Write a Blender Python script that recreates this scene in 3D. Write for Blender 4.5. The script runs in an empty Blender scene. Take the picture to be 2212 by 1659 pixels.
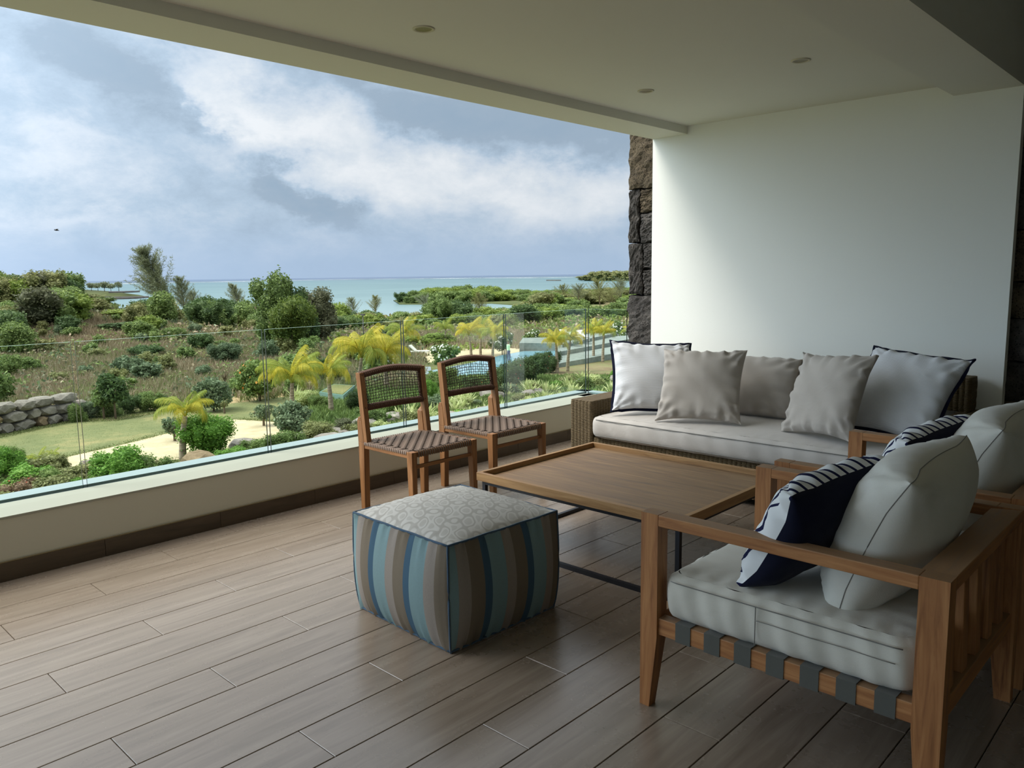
import bpy, math, random
import numpy as np
from mathutils import Vector, Matrix
R=math.radians; PI=math.pi
scene=bpy.context.scene; COL=scene.collection
# ---------------------------------------------------------------- camera
cam_data=bpy.data.cameras.new('camera'); cam=bpy.data.objects.new('camera',cam_data); COL.objects.link(cam)
cam_data.sensor_fit='HORIZONTAL'; cam_data.sensor_width=36.0; cam_data.lens=1707.35/2212*36.0
cam_data.clip_start=0.05; cam_data.clip_end=60000
_p,_y,_r=0.13696735,-0.76009051,0.01370438
_f=Vector((math.sin(_y)*math.cos(_p),math.cos(_y)*math.cos(_p),-math.sin(_p)))
_rt=Vector((math.cos(_y),-math.sin(_y),0)); _dn=_f.cross(_rt)
_r2=_rt*math.cos(_r)+_dn*math.sin(_r); _d2=_dn*math.cos(_r)-_rt*math.sin(_r)
cam.matrix_world=Matrix(((_r2.x,-_d2.x,-_f.x,0),(_r2.y,-_d2.y,-_f.y,0),(_r2.z,-_d2.z,-_f.z,1.352),(0,0,0,1)))
scene.camera=cam
# ---------------------------------------------------------------- colour management
vs=scene.view_settings; vs.view_transform='Standard'; vs.look='None'; vs.gamma=1; vs.use_curve_mapping=False
vs.exposure=0.20
scene.cycles.max_bounces=10; scene.cycles.diffuse_bounces=7; scene.cycles.glossy_bounces=4; scene.cycles.transparent_max_bounces=16
scene.cycles.caustics_reflective=False; scene.cycles.caustics_refractive=False
# ---------------------------------------------------------------- world: overcast tropical sky
SKY_GAIN=1.0; ZENITH=2.8; GLOW=5.5
w=bpy.data.worlds.new('overcast_sky'); scene.world=w; w.use_nodes=True
nt=w.node_tree; nt.nodes.clear(); N=nt.nodes; L=nt.links
def wm(op,a,b=None,c=None):
    n=N.new('ShaderNodeMath'); n.operation=op
    for i,v in enumerate((a,b,c)):
        if v is None: continue
        if isinstance(v,(int,float)): n.inputs[i].default_value=v
        else: L.new(v,n.inputs[i])
    return n.outputs[0]
tc=N.new('ShaderNodeTexCoord'); sp=N.new('ShaderNodeSeparateXYZ'); L.new(tc.outputs['Generated'],sp.inputs[0])
dx,dy,dz=sp.outputs
az=wm('MULTIPLY',wm('ARCTAN2',dx,dy),57.29578); el=wm('MULTIPLY',wm('ARCSINE',dz),57.29578)
def wnoise(scale,detail,rough,sz=1.0,off=0.0,dist=0.0):
    mp=N.new('ShaderNodeMapping'); mp.inputs['Scale'].default_value=(1,1,sz); mp.inputs['Location'].default_value=(off,off*.7,0)
    L.new(tc.outputs['Generated'],mp.inputs[0])
    t=N.new('ShaderNodeTexNoise'); t.inputs['Scale'].default_value=scale; t.inputs['Detail'].default_value=detail; t.inputs['Roughness'].default_value=rough; t.inputs['Distortion'].default_value=dist
    L.new(mp.outputs[0],t.inputs['Vector']); return t
wa=wnoise(7,6,.62,1.6,3.1).outputs[0]; wb=wnoise(7,6,.62,1.6,9.7).outputs[0]
azw=wm('ADD',az,wm('MULTIPLY',wm('SUBTRACT',wa,.5),13)); elw=wm('ADD',el,wm('MULTIPLY',wm('SUBTRACT',wb,.5),9))
def blob(a0,e0,sa,se,ang,amp):
    c,s=math.cos(R(ang)),math.sin(R(ang))
    u=wm('SUBTRACT',azw,a0); v=wm('SUBTRACT',elw,e0)
    p=wm('DIVIDE',wm('ADD',wm('MULTIPLY',u,c),wm('MULTIPLY',v,s)),sa); q=wm('DIVIDE',wm('SUBTRACT',wm('MULTIPLY',v,c),wm('MULTIPLY',u,s)),se)
    g=wm('EXPONENT',wm('MULTIPLY',wm('ADD',wm('MULTIPLY',p,p),wm('MULTIPLY',q,q)),-1))
    return wm('MULTIPLY',g,amp)
n1=wnoise(3.2,8,.6,2.6,1.7,.3).outputs[0]; n2=wnoise(13,7,.66,1.8,5.2,.2).outputs[0]
val=wm('ADD',.47,wm('ADD',wm('MULTIPLY',wm('SUBTRACT',n1,.5),.36),wm('MULTIPLY',wm('SUBTRACT',n2,.5),.62)))
for b in [(-62.5,12,3.6,1.3,-30,.36),(-59,9.3,4.5,2.2,-20,.34),(-53,8.3,5.2,1.9,-18,.36),(-46,6.0,6.5,1.8,-6,.34),(-39,5.6,6,1.6,-3,.26),(-34,5.5,4,2,0,.22),
          (-50,11.6,6.5,1.5,-14,-.26),(-41,10.4,9,2.2,-8,-.28),(-58.5,6.2,2.0,1.4,-35,-.32),(-56,5.2,3.2,.9,-10,-.24),(-68,13.0,6,1.6,-18,-.26),(-62.5,10.3,2.2,.8,-40,-.28),
          (-71,8.2,4,1.0,0,.16),(-66,5,9,1.4,0,-.06),(-71,3.9,4,.7,0,.14)]:
    val=wm('ADD',val,blob(*b))
cr=N.new('ShaderNodeValToRGB'); L.new(val,cr.inputs[0]); E=cr.color_ramp.elements
E[0].position=.05; E[0].color=(.27,.36,.46,1); E[1].position=1.0; E[1].color=(.68,.715,.75,1)
for p_,c_ in ((.28,(.29,.375,.47,1)),(.45,(.365,.465,.575,1)),(.62,(.49,.565,.65,1)),(.82,(.58,.635,.69,1))):
    e=E.new(p_); e.color=c_
hz=N.new('ShaderNodeMapRange'); hz.interpolation_type='SMOOTHSTEP'; L.new(el,hz.inputs[0])
for i,v in zip((1,2,3,4),(0.2,5.0,.86,0)): hz.inputs[i].default_value=v
mx=N.new('ShaderNodeMix'); mx.data_type='RGBA'; L.new(hz.outputs[0],mx.inputs[0]); L.new(cr.outputs[0],mx.inputs[6]); mx.inputs[7].default_value=(.335,.445,.60,1)
up=N.new('ShaderNodeMapRange'); up.interpolation_type='SMOOTHSTEP'; L.new(el,up.inputs[0])
for i,v in zip((1,2,3,4),(15,60,1.0,ZENITH)): up.inputs[i].default_value=v
mz=N.new('ShaderNodeMix'); mz.data_type='RGBA'; mh=N.new('ShaderNodeMapRange'); L.new(el,mh.inputs[0]); mh.inputs[1].default_value=15; mh.inputs[2].default_value=45
L.new(mh.outputs[0],mz.inputs[0]); L.new(mx.outputs[2],mz.inputs[6]); mz.inputs[7].default_value=(.70,.72,.74,1)
bg=N.new('ShaderNodeBackground'); L.new(mz.outputs[2],bg.inputs[0]); 
# bright sky glow added outside the view, left and behind, to light the wall
sdx,sdy,sdz=Vector((-.72,-.58,.40)).normalized()
dt=wm('ADD',wm('ADD',wm('MULTIPLY',dx,sdx),wm('MULTIPLY',dy,sdy)),wm('MULTIPLY',dz,sdz))
glow=wm('MULTIPLY',wm('EXPONENT',wm('MULTIPLY',wm('SUBTRACT',dt,1.0),6.5)),GLOW)
L.new(wm('MULTIPLY',wm('ADD',up.outputs[0],glow),SKY_GAIN),bg.inputs[1])
wo=N.new('ShaderNodeOutputWorld'); L.new(bg.outputs[0],wo.inputs[0])
w.cycles.sampling_method='MANUAL'; w.cycles.sample_map_resolution=1024
# ---------------------------------------------------------------- sun, veiled by cloud
sl=bpy.data.lights.new('sun','SUN'); sun=bpy.data.objects.new('sun',sl); COL.objects.link(sun)
sl.energy=2.6; sl.angle=R(25); sl.color=(1,.95,.86)
sun.rotation_euler=Vector((-.55,-.75,1.2)).to_track_quat('Z','Y').to_euler()
sun.location=(-8,-10,20)

# ================================================================ helpers
def tag(o,label=None,cat=None,group=None,kind=None):
    if label: o['label']=label
    if cat: o['category']=cat
    if group: o['group']=group
    if kind: o['kind']=kind
    return o
def link(o,parent=None):
    COL.objects.link(o)
    if parent is not None: o.parent=parent
    return o
def empty(name,loc=(0,0,0),rz=0,**k):
    o=bpy.data.objects.new(name,None); o.empty_display_size=.1; COL.objects.link(o); o.location=loc; o.rotation_euler=(0,0,rz); return tag(o,**k)
def copy_tree(o,parent=None):
    c=o.copy(); COL.objects.link(c)
    if parent is not None: c.parent=parent
    for ch in o.children: copy_tree(ch,c)
    return c
def npmesh(name,V,F,mats=(),mi=None,smooth=False):
    V=np.asarray(V,dtype=np.float32).reshape(-1,3); F=np.asarray(F,dtype=np.int32); k=F.shape[1]
    me=bpy.data.meshes.new(name); me.vertices.add(len(V)); me.vertices.foreach_set('co',V.ravel())
    me.loops.add(F.size); me.loops.foreach_set('vertex_index',F.ravel())
    me.polygons.add(len(F)); me.polygons.foreach_set('loop_start',np.arange(0,F.size,k,dtype=np.int32))
    if mi is not None: me.polygons.foreach_set('material_index',np.asarray(mi,dtype=np.int32))
    if smooth: me.polygons.foreach_set('use_smooth',np.ones(len(F),dtype=bool))
    for m in mats: me.materials.append(m)
    me.update(calc_edges=True); me.validate(); return me
class B:
    """collects shapes for ONE mesh object"""
    def __init__(s): s.v=[]; s.f=[]; s.m=[]; s.sm=[]
    def hexa(s,P,m=0):
        n=len(s.v); s.v+= [tuple(p) for p in P]
        for q in ((0,3,2,1),(4,5,6,7),(0,1,5,4),(1,2,6,5),(2,3,7,6),(3,0,4,7)): s.f.append(tuple(n+i for i in q)); s.m.append(m); s.sm.append(False)
        return s
    def box(s,x0,x1,y0,y1,z0,z1,m=0):
        return s.hexa([(x0,y0,z0),(x1,y0,z0),(x1,y1,z0),(x0,y1,z0),(x0,y0,z1),(x1,y0,z1),(x1,y1,z1),(x0,y1,z1)],m)
    def frus(s,b,t,m=0):   # b,t=(x0,x1,y0,y1,z)
        return s.hexa([(b[0],b[2],b[4]),(b[1],b[2],b[4]),(b[1],b[3],b[4]),(b[0],b[3],b[4]),(t[0],t[2],t[4]),(t[1],t[2],t[4]),(t[1],t[3],t[4]),(t[0],t[3],t[4])],m)
    def tube(s,path,r,seg=8,m=0,smooth=True,cap=True,flat=1.0):
        path=[Vector(p) for p in path]; n0=len(s.v); k=len(path)
        rr=r if isinstance(r,(list,tuple)) else [r]*k
        up=Vector((0,0,1))
        for i,p in enumerate(path):
            t=(path[min(i+1,k-1)]-path[max(i-1,0)])
            if t.length<1e-9: t=Vector((0,0,1))
            t.normalize()
            a=up.cross(t)
            if a.length<1e-3: a=Vector((1,0,0)).cross(t)
            a.normalize(); b=t.cross(a)
            for j in range(seg):
                th=2*PI*j/seg; s.v.append(tuple(p+a*math.cos(th)*rr[i]+b*math.sin(th)*rr[i]*flat))
        for i in range(k-1):
            for j in range(seg):
                a0=n0+i*seg+j; a1=n0+i*seg+(j+1)%seg; s.f.append((a0,a1,a1+seg,a0+seg)); s.m.append(m); s.sm.append(smooth)
        if cap:
            s.f.append(tuple(n0+j for j in range(seg))[::-1]); s.m.append(m); s.sm.append(False)
            s.f.append(tuple(n0+(k-1)*seg+j for j in range(seg))); s.m.append(m); s.sm.append(False)
        return s
    def grid(s,P,m=0,smooth=True,close=False):  # P: rows of points
        n0=len(s.v); nr=len(P); nc=len(P[0])
        for row in P: s.v+=[tuple(p) for p in row]
        for i in range(nr-1):
            for j in range(nc-1 if not close else nc):
                j2=(j+1)%nc; s.f.append((n0+i*nc+j,n0+i*nc+j2,n0+(i+1)*nc+j2,n0+(i+1)*nc+j)); s.m.append(m); s.sm.append(smooth)
        return s
    def poly(s,P,m=0): n=len(s.v); s.v+=[tuple(p) for p in P]; s.f.append(tuple(range(n,n+len(P)))); s.m.append(m); s.sm.append(False); return s
    def prism(s,P,h,m=0):  # polygon P (3d pts) extruded by vector h
        h=Vector(h); Q=[tuple(Vector(p)+h) for p in P]; n=len(s.v); k=len(P); s.v+=[tuple(p) for p in P]+Q
        s.f.append(tuple(range(n,n+k))[::-1]); s.f.append(tuple(range(n+k,n+2*k)))
        for i in range(k): s.f.append((n+i,n+(i+1)%k,n+k+(i+1)%k,n+k+i))
        s.m+=[m]*(k+2); s.sm+=[False]*(k+2); return s
    def mesh(s,name,mats):
        me=bpy.data.meshes.new(name); me.from_pydata(s.v,[],s.f)
        for m in (mats if isinstance(mats,(list,tuple)) else [mats]): me.materials.append(m)
        me.polygons.foreach_set('material_index',s.m); me.polygons.foreach_set('use_smooth',s.sm); me.update(); return me
    def build(s,name,mats,parent=None,bevel=0,loc=None,fixn=True,**k):
        me=s.mesh(name,mats)
        if fixn:
            import bmesh
            bm=bmesh.new(); bm.from_mesh(me); bmesh.ops.recalc_face_normals(bm,faces=bm.faces); bm.to_mesh(me); bm.free()
        o=link(bpy.data.objects.new(name,me),parent)
        if loc: o.location=loc
        if bevel:
            md=o.modifiers.new('bevel','BEVEL'); md.width=bevel; md.segments=2; md.limit_method='ANGLE'
        return tag(o,**k)
def mobj(name,me,parent=None,loc=None,rot=None,scale=None,**k):
    o=link(bpy.data.objects.new(name,me),parent)
    if loc is not None: o.location=loc
    if rot is not None: o.rotation_euler=rot
    if scale is not None: o.scale=scale
    return tag(o,**k)
# ---------------------------------------------------------------- material helpers
class M:
    def __init__(s,name,base=(.5,.5,.5),rough=.6,spec=.5,metal=0.0,**k):
        s.m=bpy.data.materials.new(name); s.m.use_nodes=True; s.t=s.m.node_tree; s.N=s.t.nodes; s.L=s.t.links
        s.b=s.N['Principled BSDF']; s.set(base,rough,spec,metal); s._tc=None
        for a,b in k.items(): s.b.inputs[a].default_value=b
    def set(s,base,rough,spec,metal):
        s.b.inputs['Base Color'].default_value=(*base,1); s.b.inputs['Roughness'].default_value=rough
        s.b.inputs['Specular IOR Level'].default_value=spec; s.b.inputs['Metallic'].default_value=metal
    def n(s,t,**k):
        x=s.N.new(t)
        for a,b in k.items():
            if hasattr(x,a): setattr(x,a,b)
        return x
    def co(s,which='Object',scale=(1,1,1),loc=(0,0,0),rot=(0,0,0)):
        if s._tc is None: s._tc=s.n('ShaderNodeTexCoord')
        mp=s.n('ShaderNodeMapping'); mp.inputs['Scale'].default_value=scale; mp.inputs['Location'].default_value=loc; mp.inputs['Rotation'].default_value=rot
        if which=='World':
            g=s.n('ShaderNodeNewGeometry'); s.L.new(g.outputs['Position'],mp.inputs[0])
        elif which=='ObjRand':
            oi=s.n('ShaderNodeObjectInfo'); va=s.n('ShaderNodeVectorMath'); va.operation='MULTIPLY_ADD'
            cb=s.n('ShaderNodeCombineXYZ'); s.L.new(oi.outputs['Random'],cb.inputs[0]); s.L.new(oi.outputs['Random'],cb.inputs[1]); s.L.new(oi.outputs['Random'],cb.inputs[2])
            s.L.new(cb.outputs[0],va.inputs[0]); va.inputs[1].default_value=(37,23,11); s.L.new(s._tc.outputs['Object'],va.inputs[2]); s.L.new(va.outputs[0],mp.inputs[0])
        else: s.L.new(s._tc.outputs[which],mp.inputs[0])
        return mp.outputs[0]
    def noise(s,co,scale=5,detail=4,rough=.55,dist=0,out=0):
        t=s.n('ShaderNodeTexNoise'); s.L.new(co,t.inputs['Vector'])
        for a,b in (('Scale',scale),('Detail',detail),('Roughness',rough),('Distortion',dist)): t.inputs[a].default_value=b
        return t.outputs[out]
    def math(s,op,a,b=None,c=None):
        n=s.n('ShaderNodeMath',operation=op)
        for i,v in enumerate((a,b,c)):
            if v is None: continue
            if isinstance(v,(int,float)): n.inputs[i].default_value=v
            else: s.L.new(v,n.inputs[i])
        return n.outputs[0]
    def ramp(s,fac,stops,interp='LINEAR'):
        r=s.n('ShaderNodeValToRGB'); s.L.new(fac,r.inputs[0]); e=r.color_ramp.elements; r.color_ramp.interpolation=interp
        while len(e)>1: e.remove(e[-1])
        e[0].position=stops[0][0]; e[0].color=(*stops[0][1],1)
        for p,c in stops[1:]: q=e.new(p); q.color=(*c,1)
        return r.outputs[0]
    def mix(s,fac,a,b,mode='MIX'):
        x=s.n('ShaderNodeMix'); x.data_type='RGBA'; x.blend_type=mode
        for i,v in ((0,fac),(6,a),(7,b)):
            if isinstance(v,(int,float)): x.inputs[i].default_value=v
            elif isinstance(v,tuple): x.inputs[i].default_value=(*v,1)
            else: s.L.new(v,x.inputs[i])
        return x.outputs[2]
    def col(s,c): s.L.new(c,s.b.inputs['Base Color']); return s
    def rgh(s,c): s.L.new(c,s.b.inputs['Roughness']); return s
    def bump(s,h,strength=.3,dist=.01):
        b=s.n('ShaderNodeBump'); b.inputs['Strength'].default_value=strength; b.inputs['Distance'].default_value=dist
        s.L.new(h,b.inputs['Height']); s.L.new(b.outputs[0],s.b.inputs['Normal']); return s
def srgb(r,g,b):
    f=lambda c:(c/255/12.92) if c/255<=.04045 else ((c/255+.055)/1.055)**2.4
    return (f(r),f(g),f(b))
# ================================================================ ROOM
# plaster
def plaster(name,c,b=.12):
    m=M(name,c,.85,.25); co=m.co('World')
    m.col(m.mix(m.math('MULTIPLY',m.noise(co,1.3,5,.6),.35),c,tuple(x*.88 for x in c)))
    m.bump(m.noise(co,60,5,.65),b,.004); return m.m
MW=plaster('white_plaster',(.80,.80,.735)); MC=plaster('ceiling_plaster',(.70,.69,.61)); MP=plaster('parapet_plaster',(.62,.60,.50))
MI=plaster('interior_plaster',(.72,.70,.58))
# floor tile
def tile_mat():
    m=M('wood_look_tile',(.2,.17,.14),.3,.75); co=m.co('ObjRand')
    oi=m.n('ShaderNodeObjectInfo')
    g=m.noise(m.co('ObjRand',scale=(9,.7,1)),3.2,6,.6,.8)
    c=m.ramp(g,[(.25,srgb(110,97,83)),(.5,srgb(128,114,100)),(.75,srgb(142,129,115))])
    c=m.mix(m.math('MULTIPLY',m.math('SUBTRACT',oi.outputs['Random'],.3),.22),c,srgb(98,83,70))
    cl=m.noise(co,2.6,5,.6); c=m.mix(m.math('MULTIPLY',cl,.08),c,srgb(156,142,128)); m.col(c)
    m.rgh(m.ramp(m.noise(co,4,5,.65),[(.3,(.24,)*3),(.7,(.30,)*3)]))
    m.bump(m.noise(m.co('ObjRand',scale=(14,1.2,1)),6,5,.6),.05,.004); return m.m
MT=tile_mat()
def skirt_mat():
    m=M('skirting_tile',(.08,.06,.045),.4,.4)
    m.col(m.ramp(m.noise(m.co('ObjRand',scale=(1,1,7)),4,5,.6,.6),[(.3,srgb(70,58,44)),(.7,srgb(88,74,58))])); return m.m
MS=skirt_mat()
MG=M('grout',srgb(58,52,46),.95,.1).m
# floor slab + planks
fl=B().box(-4.07,4.0,-5.0,5.48,-.30,-.006).build('floor',MG,kind='structure')
W=.1922; K0=-3.735; per=1.2; offs={2:1.5525,0:1.155,1:.7555}
cache={}
def plank_mesh(w,l):
    k=(round(w,3),round(l,3))
    if k not in cache:
        g=.0013; b=B(); x0,x1,y0,y1=g,w-g,g,l-g; c=.0015
        b.box(x0,x1,y0,y1,-.0058,-c); 
        b.frus((x0,x1,y0,y1,-c),(x0+c,x1-c,y0+c,y1-c,0))
        cache[k]=b.mesh('plank',[MT])
    return cache[k]
for r in range(-2,38):
    xa=K0+r*W; xb=min(xa+W,4.0); xa=max(xa,-4.07)
    if xb-xa<.02: continue
    o0=offs[r%3]; j=math.floor((-5-o0)/per); y=o0+j*per
    while y<5.48:
        ya,yb=max(y,-5),min(y+per,5.48)
        vis = yb>-.2 and not(xb>0.2 and ya<2) 
        if yb-ya>.02 and vis:
            mobj('plank',plank_mesh(xb-xa,yb-ya),fl,loc=(xa,ya,0))
        y+=per
B().box(-4.07,4.0,-5.0,-.2,-.05,-.0055).build('floor_rear',MT,kind='structure')
B().box(0.45,4.0,-.2,2.0,-.05,-.0055).build('floor_inner',MT,kind='structure')
fl.data.materials[0]=MG
# parapet (left)
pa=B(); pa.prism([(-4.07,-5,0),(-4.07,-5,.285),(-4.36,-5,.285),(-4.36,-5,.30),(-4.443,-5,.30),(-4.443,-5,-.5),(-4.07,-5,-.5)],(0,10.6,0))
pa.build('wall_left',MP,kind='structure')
B().box(-4.443,-3.88,5.32,5.60,-.5,.285).build('wall_left_return',MP,kind='structure')
MCO=plaster('dimmed_coping',(.40,.40,.33))  # shade put into the colour: parapet plaster darkened against strong sky light on top
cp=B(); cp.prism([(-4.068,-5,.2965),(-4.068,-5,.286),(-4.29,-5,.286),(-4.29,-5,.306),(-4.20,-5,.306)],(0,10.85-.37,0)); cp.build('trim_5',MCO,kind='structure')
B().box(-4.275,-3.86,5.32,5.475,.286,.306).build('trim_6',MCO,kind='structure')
B().box(-4.33,-4.286,-5,5.50,.285,.302).build('trim_1',M('glazing_channel_seal',srgb(52,66,68),.5).m,kind='structure')
B().box(-4.446,-4.325,-5,5.61,.300,.314).build('trim_2',M('outer_coping',srgb(150,164,164),.45).m,kind='structure')
B().box(-4.446,-3.88,5.50,5.61,.300,.314).build('trim_3',bpy.data.materials['outer_coping'],kind='structure')
# baseboard tiles
bb=B().box(-4.069,-4.066,-5,5.4,0,.086).build('baseboard_left',MG,kind='structure')
sm=B().box(-.0,.010,.001,.597,.001,.086).mesh('baseboard_tile',[MS]); y=1.335-.598*10
while y<5.4:
    if y>-.5: mobj('baseboard_tile',sm,bb,loc=(-4.066,y,0))
    y+=.598
B().box(-4.0695,-4.058,-5,5.4,.0865,.0905).build('trim_4',M('skirting_caulk',srgb(120,104,72),.7).m,kind='structure')
# white wall panel (back), stone wall behind it
B().box(-3.578,-1.092,5.40,5.47,0,2.80).build('wall_back',MW,kind='structure')
B().box(-1.30,4.0,5.62,5.80,-.3,2.85).build('wall_back_core',MI,kind='structure')
B().box(-3.80,-1.30,5.60,5.80,-.5,2.9).build('wall_back_core_left',MG,kind='structure')
# ceiling and beams
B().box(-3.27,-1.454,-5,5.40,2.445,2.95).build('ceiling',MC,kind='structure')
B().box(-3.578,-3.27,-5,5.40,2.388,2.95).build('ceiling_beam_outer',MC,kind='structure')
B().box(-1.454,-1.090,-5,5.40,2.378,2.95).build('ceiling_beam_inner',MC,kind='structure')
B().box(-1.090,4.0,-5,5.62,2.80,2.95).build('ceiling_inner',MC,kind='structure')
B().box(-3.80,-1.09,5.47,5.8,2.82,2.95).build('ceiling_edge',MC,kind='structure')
B().box(3.9,4.0,-5,5.62,0,2.8).build('wall_right',MI,kind='structure')
B().box(2.2,4.0,-5.1,-5,0,2.8).build('wall_front',MI,kind='structure')
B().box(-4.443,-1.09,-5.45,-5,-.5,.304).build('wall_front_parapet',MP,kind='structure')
# ---------------------------------------------------------------- stone
def stone_mat(name,cs):
    m=M(name,cs[1],.9,.3); co=m.co('ObjRand'); oi=m.n('ShaderNodeObjectInfo')
    c=m.ramp(m.noise(co,9,7,.7,.4),[(.3,cs[0]),(.5,cs[1]),(.68,cs[2])])
    pit=m.n('ShaderNodeTexVoronoi'); m.L.new(co,pit.inputs['Vector']); pit.inputs['Scale'].default_value=70
    pm=m.ramp(pit.outputs['Distance'],[(.12,(0,0,0)),(.35,(1,1,1))])
    c=m.mix(m.math('SUBTRACT',1.0,m.math('MULTIPLY',pm,1.0)),c,tuple(x*.25 for x in cs[0])); m.col(c)
    m.bump(m.math('ADD',m.math('MULTIPLY',pm,.4),m.noise(co,26,9,.8)),1.0,.022); return m.m
MSD=stone_mat('dark_basalt',[srgb(52,48,44),srgb(78,74,70),srgb(104,98,92)])
MSB=stone_mat('brown_basalt',[srgb(62,54,42),srgb(96,84,66),srgb(122,108,86)])
MSR=stone_mat('rust_basalt',[srgb(58,46,32),srgb(92,70,42),srgb(118,94,60)])
def stone_block(x0,x1,z0,z1,yf,dep,seed,nx=10,nz=18,rough=.010):
    rnd=random.Random(seed); b=B(); g=.005
    x0+=g;x1-=g;z0+=g;z1-=g
    ph=[rnd.uniform(0,6) for _ in range(6)]
    P=[]
    for j in range(nz+1):
        row=[]
        for i in range(nx+1):
            u=i/nx; v=j/nz; e=min(u,1-u,v,1-v)
            x=x0+(x1-x0)*u; z=z0+(z1-z0)*v
            if e<=0:
                x+=.006*math.sin(z*31+ph[0])+rnd.uniform(-.003,.003) if u in(0,1) else 0
                z+=.005*math.sin(x*37+ph[1])+rnd.uniform(-.003,.003) if v in(0,1) else 0
            y=yf+(.012 if e<=0 else 0)-rough*(math.sin(x*40+ph[2])*math.cos(z*33+ph[3])+rnd.uniform(-.8,.8))
            row.append((x,y,z))
        P.append(row)
    b.grid(P,smooth=False)
    A=[P[0][i] for i in range(nx+1)]+[P[j][nx] for j in range(1,nz+1)]+[P[nz][i] for i in range(nx-1,-1,-1)]+[P[j][0] for j in range(nz-1,0,-1)]
    b.grid([[ (p[0],yf+dep,p[2]) for p in A],A],smooth=False,close=True)
    b.poly([(p[0],yf+dep,p[2]) for p in A])
    return b
sw=B().box(-3.80,-3.0,5.52,5.6,-.5,2.9).build('stone_pier',M('dark_mortar',srgb(26,24,22),1,.05).m,label='dark volcanic stone pier at the outer end of the white wall',cat='stone pier')
for i,(x0,x1,z0,z1,mm) in enumerate([(-3.862,-3.55,2.030,2.50,MSB),(-3.862,-3.759,1.60,2.03,MSD),(-3.757,-3.55,1.838,2.03,MSB),(-3.745,-3.55,1.60,1.836,MSD),(-3.862,-3.724,1.175,1.598,MSD),(-3.722,-3.55,1.386,1.598,MSD),(-3.712,-3.55,1.175,1.384,MSD),(-3.869,-3.55,.756,1.173,MSD),(-3.865,-3.70,.40,.754,MSD),(-3.698,-3.55,.40,.754,MSB),(-3.866,-3.55,-.05,.398,MSD),(-3.862,-3.55,2.50,2.80,MSD)]):
    stone_block(x0,x1,z0,z1,5.47+(0.006*(i%3)),.20,10+i).build('stone',mm,sw)
sr=B().box(-1.12,3.9,5.54,5.62,0,2.8).build('stone_wall',bpy.data.materials['dark_mortar'],label='dark rough stone wall past the right end of the white wall',cat='stone wall')
rnd=random.Random(5); z=0.0; row=0
while z<2.79:
    h=min(rnd.uniform(.16,.34),2.8-z); x=-1.15+ (0.03 if row%2 else 0)
    while x<3.88:
        wd=rnd.choice([.10,.16,.22,.34]) if x<-.9 else rnd.uniform(.2,.45); x1=min(x+wd,3.9)
        mm=rnd.choice([MSD,MSD,MSB,MSR]) if x<0 else MSD
        if x<.5: stone_block(x,x1,z,z+h,5.47+rnd.uniform(0,.02),.1,int(rnd.random()*1e6),5,5,.01).build('stone',mm,sr)
        x=x1
    z+=h; row+=1
# ---------------------------------------------------------------- glass balustrade
def glass_mat():
    m=M('clear_glass'); t=m.t; m.N.remove(m.b)
    tr=m.n('ShaderNodeBsdfTransparent'); tr.inputs[0].default_value=(.93,.965,.95,1)
    gl=m.n('ShaderNodeBsdfGlossy'); gl.inputs['Roughness'].default_value=.01
    fr=m.n('ShaderNodeFresnel'); fr.inputs[0].default_value=1.45
    mx=m.n('ShaderNodeMixShader'); m.L.new(m.math('MULTIPLY',fr.outputs[0],.13),mx.inputs[0]); m.L.new(tr.outputs[0],mx.inputs[1]); m.L.new(gl.outputs[0],mx.inputs[2])
    m.L.new(mx.outputs[0],m.N['Material Output'].inputs['Surface']); return m.m
MGL=glass_mat(); MGE=M('glass_edge',srgb(176,206,188),.4,.5).m; MGD=M('glass_edge_dark',srgb(24,44,42),.2,.8).m
gb=empty('glass_balustrade',(-4.3,0,.29),label='frameless clear glass balustrade set in the parapet along the terrace edge',cat='balustrade')
def pane(p0,p1,z0,z1,n):
    # p0,p1 in world xy; thin box with edge materials
    p0=Vector((*p0,0)); p1=Vector((*p1,0)); d=(p1-p0).normalized(); nrm=Vector((-d.y,d.x,0))*.006
    b=B(); P=[p0-nrm,p1-nrm,p1+nrm,p0+nrm]
    b.hexa([(p.x+4.3,p.y,z0-.29) for p in P]+[(p.x+4.3,p.y,z1-.29) for p in P])
    b.m=[2,1,0,2,0,2]
    b.build('glass_pane',[MGL,MGE,MGD],gb)
ys=[-1.83,-.76,.30,1.345,2.385,3.43,4.45]
for a,b_ in zip([-2.9]+ys,ys+[5.48]): pane((-4.3,a+.010),(-4.3,b_-.010),.292,1.052,0)
pane((-4.285,5.488),(-3.875,5.488),.292,1.050,0)
# ---------------------------------------------------------------- downlights
MDL=M('downlight_trim',srgb(190,184,160),.5).m; MDI=M('downlight_reflector',srgb(120,108,70),.35,.5,.3).m
def downlight(x,y,label):
    t=empty('downlight',(x,y,2.445),label=label,cat='ceiling light',group='recessed ceiling downlights')
    b=B(); n=28
    P=[[(r*math.cos(2*PI*i/n),r*math.sin(2*PI*i/n),z) for i in range(n)] for r,z in ((.050,.0),(.050,-.004),(.043,-.006),(.038,-.003),(.036,.0))]
    b.grid(P,close=True); b.build('trim_ring',MDL,t)
    b=B(); P=[[(r*math.cos(2*PI*i/n),r*math.sin(2*PI*i/n),z) for i in range(n)] for r,z in ((.037,-.0025),(.030,-.0012),(.02,-.0008),(.001,-.0008))]
    b.grid(P,close=True); b.build('reflector',MDI,t)
downlight(-2.824,2.43,'recessed round ceiling downlight nearest the camera')
downlight(-2.824,4.18,'small recessed ceiling downlight nearest the outer beam and white wall')
downlight(-1.868,4.192,'recessed ceiling downlight on the right, near the inner beam')
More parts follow.
